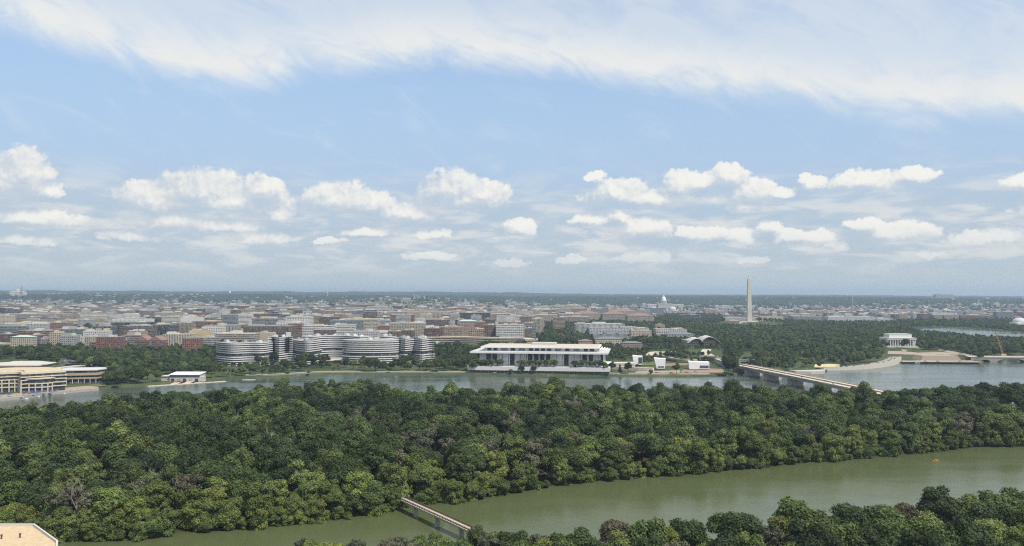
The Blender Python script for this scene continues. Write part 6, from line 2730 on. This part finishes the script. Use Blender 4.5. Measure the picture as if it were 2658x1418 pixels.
for zx in (830, 880, 1320, 1430, 1600, 1810, 1840, 700):
    x, y = G(*c3(zx, 1020), 3.2)
    put_car(x, y, float(gz(x, y)) + .16, 0.0, random.choice(('white_paint', 'silver_paint', 'black_paint')), 'on the river road before the arts hall', 'cars on the river road')
number_labels(CAR_ITEMS)


def kayak():
    x, y = G(2429, 1196, .1)
    root = empty('kayak', (x, y, 0), 0.15)
    tag(root, 'small orange kayak on the green channel', 'kayak')
    m = MB()
    n = 14
    prof = [(-2.6 + 5.2 * i / n, .46 * math.sin(math.pi * i / n) ** .7) for i in range(n + 1)]
    for (a, wa), (b, wb) in zip(prof, prof[1:]):
        m.face([(a, -wa, .38), (b, -wb, .38), (b, wb, .38), (a, wa, .38)])
        m.face([(a, -wa * .6, -.05), (b, -wb * .6, -.05), (b, -wb, .38), (a, -wa, .38)])
        m.face([(b, wb * .6, -.05), (a, wa * .6, -.05), (a, wa, .38), (b, wb, .38)])
    m.build('hull', MAT['orange_paint'], root)
    p = person_mesh('person_paddler', seated=True)
    o = link(bpy.data.objects.new('person', p))
    o.location = (x, y, .12)
    o.rotation_euler = (0, 0, .15 + math.pi / 2)
    tag(o, 'person seated in the orange kayak', 'person')
    m = MB()
    m.bar((-.2, -1.1, 1.0), (.3, 1.1, .62), .05)
    m.box(-.34, -.1, -1.25, -1.0, .9, 1.12)
    m.box(.18, .42, 1.0, 1.25, .5, .74)
    o2 = m.build('paddle', MAT['white_paint'])
    o2.location = (x + .45, y, .1)
    tag(o2, 'double paddle held across the orange kayak', 'paddle')


def person_mesh(name, seated=False, shirt='cloth_pale', legs='cloth_dark'):
    """one continuous body: lofted rings for trunk and head, limbs grown from it by a skin"""
    me = bpy.data.meshes.new(name)
    if seated:
        V = [(0, 0, .32), (0, 0, .62), (0, 0, .86), (0, .02, .98), (0, .03, 1.12), (.2, 0, .84), (.26, .22, .66), (.2, .45, .72), (-.2, 0, .84), (-.26, .22, .66), (-.2, .45, .72),
             (.11, .1, .30), (.13, .5, .44), (.1, .92, .30), (-.11, .1, .30), (-.13, .5, .44), (-.1, .92, .30)]
    else:
        V = [(0, 0, .95), (0, 0, 1.22), (0, 0, 1.42), (0, .01, 1.53), (0, .02, 1.66), (.19, 0, 1.40), (.25, .02, 1.12), (.24, .1, .88), (-.19, 0, 1.40), (-.25, .02, 1.12), (-.24, .1, .88),
             (.10, 0, .90), (.12, .04, .50), (.12, -.02, .06), (-.10, 0, .90), (-.12, -.02, .50), (-.12, .02, .06)]
    E = [(0, 1), (1, 2), (2, 3), (3, 4), (2, 5), (5, 6), (6, 7), (2, 8), (8, 9), (9, 10), (0, 11), (11, 12), (12, 13), (0, 14), (14, 15), (15, 16)]
    R = [.15, .16, .15, .06, .105, .065, .05, .04, .065, .05, .04, .09, .07, .05, .09, .07, .05]
    me.from_pydata(V, E, [])
    ob = bpy.data.objects.new(name, me)
    C.objects.link(ob)
    md = ob.modifiers.new('skin', 'SKIN')
    for v, r in zip(me.skin_vertices[0].data, R):
        v.radius = (r, r * .8)
    me.skin_vertices[0].data[0].use_root = True
    dg = bpy.context.evaluated_depsgraph_get()
    new = bpy.data.meshes.new_from_object(ob.evaluated_get(dg))
    new.name = name
    C.objects.unlink(ob)
    bpy.data.objects.remove(ob)
    new.materials.clear()
    sk = MAT.setdefault('skin', plain('skin', (.42, .27, .19), .7, .05))
    for mm in (MAT[shirt], MAT[legs], sk):
        new.materials.append(mm)
    for p in new.polygons:
        z = p.center.z - (0 if not seated else -.55)
        p.material_index = 2 if z > 1.5 else 0 if z > .95 else 1
        p.use_smooth = True
    return new


kayak()
PEOPLE = [person_mesh('person_body', False, s, l) for s, l in (('cloth_pale', 'cloth_dark'), ('blue_cloth', 'cloth_pale'), ('red_paint', 'cloth_dark'), ('white_paint', 'blue_cloth'))]
PPL_ITEMS = []


def put_person(x, y, z, where, group, k=None):
    k = random.randrange(4) if k is None else k
    o = link(bpy.data.objects.new('person', PEOPLE[k]))
    o.location = (x, y, z)
    o.rotation_euler = (0, 0, random.uniform(0, 6.28))
    tag(o, None, 'person', group)
    PPL_ITEMS.append((('person in pale shirt and dark trousers', 'person in blue shirt and pale trousers', 'person in red shirt and dark trousers', 'person in white shirt and blue trousers')[k] + ' ' + where, colpx(x, y), o))


(ax_, ay_), (ux_, uy_), zz_ = FOOT
put_person(ax_ + ux_ * 5 - uy_ * .5, ay_ + uy_ * 5 + ux_ * .5, zz_(5), 'walking on the footbridge', 'people on the footbridge', 3)
for i in range(26):
    zx = random.uniform(20, 880)
    zy = 1285 - (zx / 980) * 90 - random.uniform(6, 26)
    x, y = G(*c1(zx, zy), 3.0)
    put_person(x, y, 3.02, 'on waterfront plaza', 'people on the waterfront plaza')
number_labels(PPL_ITEMS)

# parasols on the plaza
PAR_ITEMS = []
_pm = None
for i in range(16):
    zx = 240 + 300 * (i % 8) / 7 + random.uniform(-10, 10) if i < 13 else random.uniform(-20, 120)
    zy = (1232 - (zx - 240) * .045 + random.uniform(-8, 8) if i < 8 else 1216 + random.uniform(-6, 8)) if i < 13 else 1250
    x, y = G(*c1(zx, zy), 4)
    if _pm is None:
        a = MB()
        n = 8
        for k in range(n):
            p, q = k / n * 6.2832, (k + 1) / n * 6.2832
            a.face([(2.3 * math.cos(p), 2.3 * math.sin(p), 2.35), (2.3 * math.cos(q), 2.3 * math.sin(q), 2.35), (0, 0, 3.0)])
            a.face([(2.3 * math.cos(p), 2.3 * math.sin(p), 2.1), (2.3 * math.cos(q), 2.3 * math.sin(q), 2.1), (2.3 * math.cos(q), 2.3 * math.sin(q), 2.35), (2.3 * math.cos(p), 2.3 * math.sin(p), 2.35)])
        b = MB()
        b.cyl(0, 0, .05, .05, 0, 2.95, 8)
        b.cyl(0, 0, .4, .4, 0, .12, 12)
        _pm = (a, b)
        ro = empty('parasol', (x, y, 3.02))
        _pa, _pb = a.build('canopy', MAT['blue_cloth'], ro), b.build('pole', MAT['steel'], ro)
        _first = ro
    else:
        ro = copy_tree(_first)
        ro.location = (x, y, 3.02)
    tag(ro, None, 'parasol', 'blue parasols on the waterfront plaza')
    PAR_ITEMS.append(('blue parasol on the waterfront plaza', colpx(x, y), ro))
number_labels(PAR_ITEMS)


def motor_boat(px, py, L, rz, label):
    x, y = G(px, py, .2)
    root = empty('motor_boat', (x, y, 0), rz)
    tag(root, label, 'boat', 'boats moored at the waterfront')
    m = MB()
    n = 10
    pr = [(-L / 2 + L * i / n, L * .145 * (1 - max(0, (i / n - .45) / .55) ** 2) + .02) for i in range(n + 1)]
    for (a, wa), (b, wb) in zip(pr, pr[1:]):
        m.face([(a, -wa * .7, -.2), (b, -wb * .7, -.2), (b, -wb, 1.1), (a, -wa, 1.1)])
        m.face([(b, wb * .7, -.2), (a, wa * .7, -.2), (a, wa, 1.1), (b, wb, 1.1)])
        m.face([(a, -wa, 1.0), (b, -wb, 1.0), (b, wb, 1.0), (a, wa, 1.0)])
    m.face([(pr[0][0], -pr[0][1], -.2), (pr[0][0], -pr[0][1], 1.1), (pr[0][0], pr[0][1], 1.1), (pr[0][0], pr[0][1], -.2)])
    m.build('hull', MAT['white_paint'], root)
    m = MB()
    m.prism([(-L * .28, -L * .1), (L * .12, -L * .1), (L * .22, 0), (L * .12, L * .1), (-L * .28, L * .1)], 1.01, 2.0, 0, 1)
    m.build('cabin', [MAT['glass'], MAT['white_paint']], root)
    m = MB()
    m.bar((-L * .1, -L * .09, 2.0), (-L * .1, -L * .09, 3.1), .12)
    m.bar((-L * .1, L * .09, 2.0), (-L * .1, L * .09, 3.1), .12)
    m.box(-L * .2, L * .05, -L * .1, L * .1, 3.1, 3.2)
    m.build('hardtop', MAT['white_paint'], root)


motor_boat(59, 1036, 12, .15, 'largest white motor boat moored under the waterfront complex')
motor_boat(92, 1030, 9, .2, 'white motor boat second in the row of moored boats')
motor_boat(112, 1028, 7, .2, 'small white motor boat moored before the blue parasols')
motor_boat(163, 1022, 6, .2, 'small white boat moored below the open plaza')
motor_boat(197, 1018, 7.5, .2, 'low white boat farthest right along the plaza edge')


def rowing_docks():
    A, Bq = G(*c1(1462, 1158), .3), G(*c1(2240, 1108), .3)
    root = empty('floating_dock', (0, 0, 0))
    tag(root, 'long pale floating rowing dock in front of the boathouse', 'dock')
    an = math.atan2(Bq[1] - A[1], Bq[0] - A[0])
    L = math.hypot(Bq[0] - A[0], Bq[1] - A[1])
    m = MB()
    m.obox((A[0] + Bq[0]) / 2, (A[1] + Bq[1]) / 2, L, 4, -.2, .55, an)
    m.build('pontoon', MAT['deck_pale'], root)
    for t in (.3, .46, .62):
        x, y = A[0] + (Bq[0] - A[0]) * t, A[1] + (Bq[1] - A[1]) * t
        m = MB()
        m.face([(x - 5, y + 1.5, .56), (x + 4, y + 1.5, .56), (x + 6, y + 16, 2.2), (x - 3, y + 16, 2.2)])
        m.build('ramp', MAT['pale_stone'], root)
    items = []
    first = None
    for i in range(22):
        t = .02 + .95 * i / 21
        x, y = A[0] + (Bq[0] - A[0]) * t - 1.2, A[1] + (Bq[1] - A[1]) * t + random.uniform(-.6, .6)
        if first is None:
            m = MB()
            for a, wa, b, wb in ((-2.6, .05, -1, .5), (-1, .5, 1, .5), (1, .5, 2.6, .05)):
                m.face([(a, -wa, .45), (b, -wb, .45), (b, wb, .45), (a, wa, .45)])
                m.face([(a, -wa * .5, 0), (b, -wb * .5, 0), (b, -wb, .45), (a, -wa, .45)])
                m.face([(b, wb * .5, 0), (a, wa * .5, 0), (a, wa, .45), (b, wb, .45)])
            first = o = m.build('rowing_boat', MAT['white_paint'])
        else:
            o = first.copy()
            C.objects.link(o)
        o.location = (x, y, .56)
        o.rotation_euler = (0, 0, an + random.choice((0.1, 1.2, .4)))
        tag(o, None, 'boat', 'small boats on the rowing dock')
        items.append(('small white boat lying on the floating dock', colpx(x, y), o))
    for i in range(9):
        x, y = G(*c1(1640 + i * 22, 1112 + (i % 3) * 7), 2.4)
        o = first.copy()
        o.data = first.data if i else first.data.copy()
        if i == 0:
            o.data.materials[0] = MAT['red_paint']
            red = o.data
        o.data = red
        C.objects.link(o)
        o.location = (x, y, 2.75)
        o.rotation_euler = (0, 0, 1.2)
        tag(o, None, 'boat', 'red boats ashore by the boathouse')
        items.append(('red boat ashore below the boathouse', colpx(x, y), o))
    number_labels(items)


rowing_docks()


def rowing_shell():
    x, y = G(646, 986, .2)
    root = empty('rowing_shell', (x, y, 0), .12)
    tag(root, 'long slim white rowing shell out on the river right of the boathouse', 'boat')
    m = MB()
    L = 18
    n = 12
    pr = [(-L / 2 + L * i / n, .45 * math.sin(math.pi * i / n) ** .5) for i in range(n + 1)]
    for (a, wa), (b, wb) in zip(pr, pr[1:]):
        m.face([(a, -wa, .5), (b, -wb, .5), (b, wb, .5), (a, wa, .5)])
        m.face([(a, -wa, 0), (b, -wb, 0), (b, -wb, .5), (a, -wa, .5)])
        m.face([(b, wb, 0), (a, wa, 0), (a, wa, .5), (b, wb, .5)])
    m.build('hull', MAT['white_paint'], root)
    for k in range(8):
        m = MB()
        a = -6 + k * 1.6
        s = 1 if k % 2 else -1
        m.bar((a, 0, .7), (a - .8, s * 3.2, .3), .08)
        m.build('oar', MAT['white_paint'], root)


rowing_shell()


def marker_buoy(px, py, label):
    x, y = G(px, py, .3)
    root = empty('marker_buoy', (x, y, 0))
    tag(root, label, 'buoy')
    m = MB()
    m.cyl(0, 0, .9, .9, -.2, .6, 12)
    m.build('float', MAT['white_paint'], root)
    m = MB()
    m.cyl(0, 0, .5, .35, .6, 2.3, 10)
    m.build('mast', MAT['white_paint'], root)


marker_buoy(1843, 990, 'white marker buoy on the river left of the road bridge')


def crane():
    A, Bq = P(*c5(2342, 862), 1560), P(*c5(2268, 622), 1560)
    root = empty('crawler_crane', (A[0], A[1], 0))
    tag(root, 'orange tan crane with a tall lattice boom beside the arch bridge', 'crane')
    a, b = Vector((0, 0, 7)), Vector((Bq[0] - A[0], 0, Bq[2]))
    d = (b - a)
    s = Vector((0, 1, 0)) * 1.1
    t = d.normalized().cross(Vector((0, 1, 0))).normalized() * 1.1
    m = MB()
    n = 16
    for i, j in ((1, 1), (1, -1), (-1, 1), (-1, -1)):
        m.bar(a + s * i + t * j, b + (s * i + t * j) * .4, .26)
    for k in range(n):
        p, q = a + d * (k / n), a + d * ((k + 1) / n)
        sg = 1 if k % 2 else -1
        for i in (1, -1):
            m.bar(p + s * i + t * sg, q + s * i - t * sg, .2)
            m.bar(p + t * i + s * sg, q + t * i - s * sg, .2)
    m.build('boom', MAT['crane_paint'], root)
    m = MB()
    m.box(-4, 5, -2, 2, 5.4, 8.5)
    m.build('cab', MAT['sand'], root)
    m = MB()
    m.box(-4, 4, -3, -1.6, 3.0, 5.3)
    m.box(-4, 4, 1.6, 3, 3.0, 5.3)
    m.build('track', MAT['dark_metal'], root)


crane()


def water_tower(px, D, zt, label, r=9.0):
    x = X(px, D)
    root = empty('water_tower', (x, D, 0))
    tag(root, label, 'water tower')
    m = MB()
    m.cyl(0, 0, r * .28, r * .22, float(gz(x, D)) - 3, zt - r * .9, 10)
    m.build('stem', MAT['white_paint'], root)
    m = MB()
    m.lathe(0, 0, [(r * .25, zt - r), (r * .85, zt - r * .7), (r, zt - r * .3), (r * .8, zt + r * .15), (r * .4, zt + r * .38), (.1, zt + r * .45)], 16)
    m.build('tank', MAT['white_paint'], root)


water_tower(597, 11000, 138, 'white water tower on the far left skyline', 17)
water_tower(850, 9000, 130, 'slim white water tower on the skyline above the concave apartments', 8)


def radio_mast(px, D, ztop, label):
    x = X(px, D)
    z0 = float(gz(x, D)) - 2
    root = empty('radio_mast', (x, D, 0))
    tag(root, label, 'mast')
    m = MB()
    for s in ((-1, -1), (1, -1), (1, 1), (-1, 1)):
        m.bar((s[0] * 3, s[1] * 3, z0), (s[0] * .5, s[1] * .5, ztop), .7)
    m.build('tower', MAT['steel'], root)
    m = MB()
    m.bar((0, 0, ztop), (0, 0, ztop + 8), .6)
    m.build('antenna', MAT['steel'], root)


radio_mast(2557, 8800, 152, 'thin steel radio mast on the right skyline')
radio_mast(2213, 5600, 106, 'thin steel mast above the far blocks right of the obelisk')


def basilica():
    D = 7200
    root = empty('basilica', (X(40, D), D, 0))
    tag(root, 'domed basilica with a slim bell tower on the far left skyline', 'church')
    z = lambda zy: ZR(c1(0, zy)[1], D)
    xx = lambda zx: X(c1(zx)[0], D) - X(40, D)
    zg = z(240) - 30
    for nm, mat, fn in (('nave', 'limestone', lambda m: (m.box(xx(90), xx(240), 0, 45, zg, z(222)))),
                        ('roof', 'roof_tan', lambda m: m.hip((xx(90) + xx(240)) / 2, 22, xx(240) - xx(90), 45, z(222) + .01, 7)),
                        ('drum', 'limestone', lambda m: m.cyl(xx(160), 22, 17, 17, z(222) + .02, z(208), 20)),
                        ('dome', 'roof_tan', lambda m: m.lathe(xx(160), 22, dome_prof(17, z(208), z(190) - z(208)), 20)),
                        ('bell_tower', 'concrete', lambda m: (m.box(xx(220) - 5, xx(220) + 5, -12, -2, zg, z(175)), m.cyl(xx(220), -7, 6, .2, z(175), z(150), 4)))):
        m = MB()
        fn(m)
        m.build(nm, MAT[mat], root)


basilica()


def hospital():
    D = 9000
    a, b = X(c5(1675)[0], D), X(c5(1850)[0], D)
    root = empty('hilltop_hospital', (a, D, 0))
    tag(root, 'wide flat building standing on the ridge of the right skyline', 'building')
    zt = ZR(c5(0, 247)[1], D)
    m = MB()
    m.box(0, b - a, 0, 60, zt - 40, zt)
    m.build('wall', fac('pale grey', 'ribbon'), root)
    m = MB()
    m.box((b - a) * .1, (b - a) * .35, 10, 40, zt + .01, zt + 5)
    m.build('penthouse', MAT['roof_grey'], root)


hospital()
# dead tree at the river's edge
_x, _y = G(*c1(2285, 1068), 1.5)
bare_tree(_x, _y, 1.6, 1.35, 1, 'standing at the water right of the boathouse')

# ------------------------------------------------------------------ haze
def build_haze():
    m = bpy.data.materials.new('haze_air')
    m.use_nodes = True
    m.node_tree.nodes.clear()
    N = NT(m.node_tree)
    v = N.n('ShaderNodeVolumePrincipled', ins={'Color': (0.64, 0.79, 0.96), 'Density': 0.000063, 'Anisotropy': 0.3})
    o = m.node_tree.nodes.new('ShaderNodeOutputMaterial')
    m.node_tree.links.new(v.outputs[0], o.inputs['Volume'])
    mb = MB()
    mb.box(-30000, 30000, -1500, 24500, -6.0, 215.0)
    h = mb.build('haze', m)
    tag(h, 'pale blue summer haze over the river and city', 'haze', None, 'stuff')


build_haze()
number_labels(TREE_ITEMS)
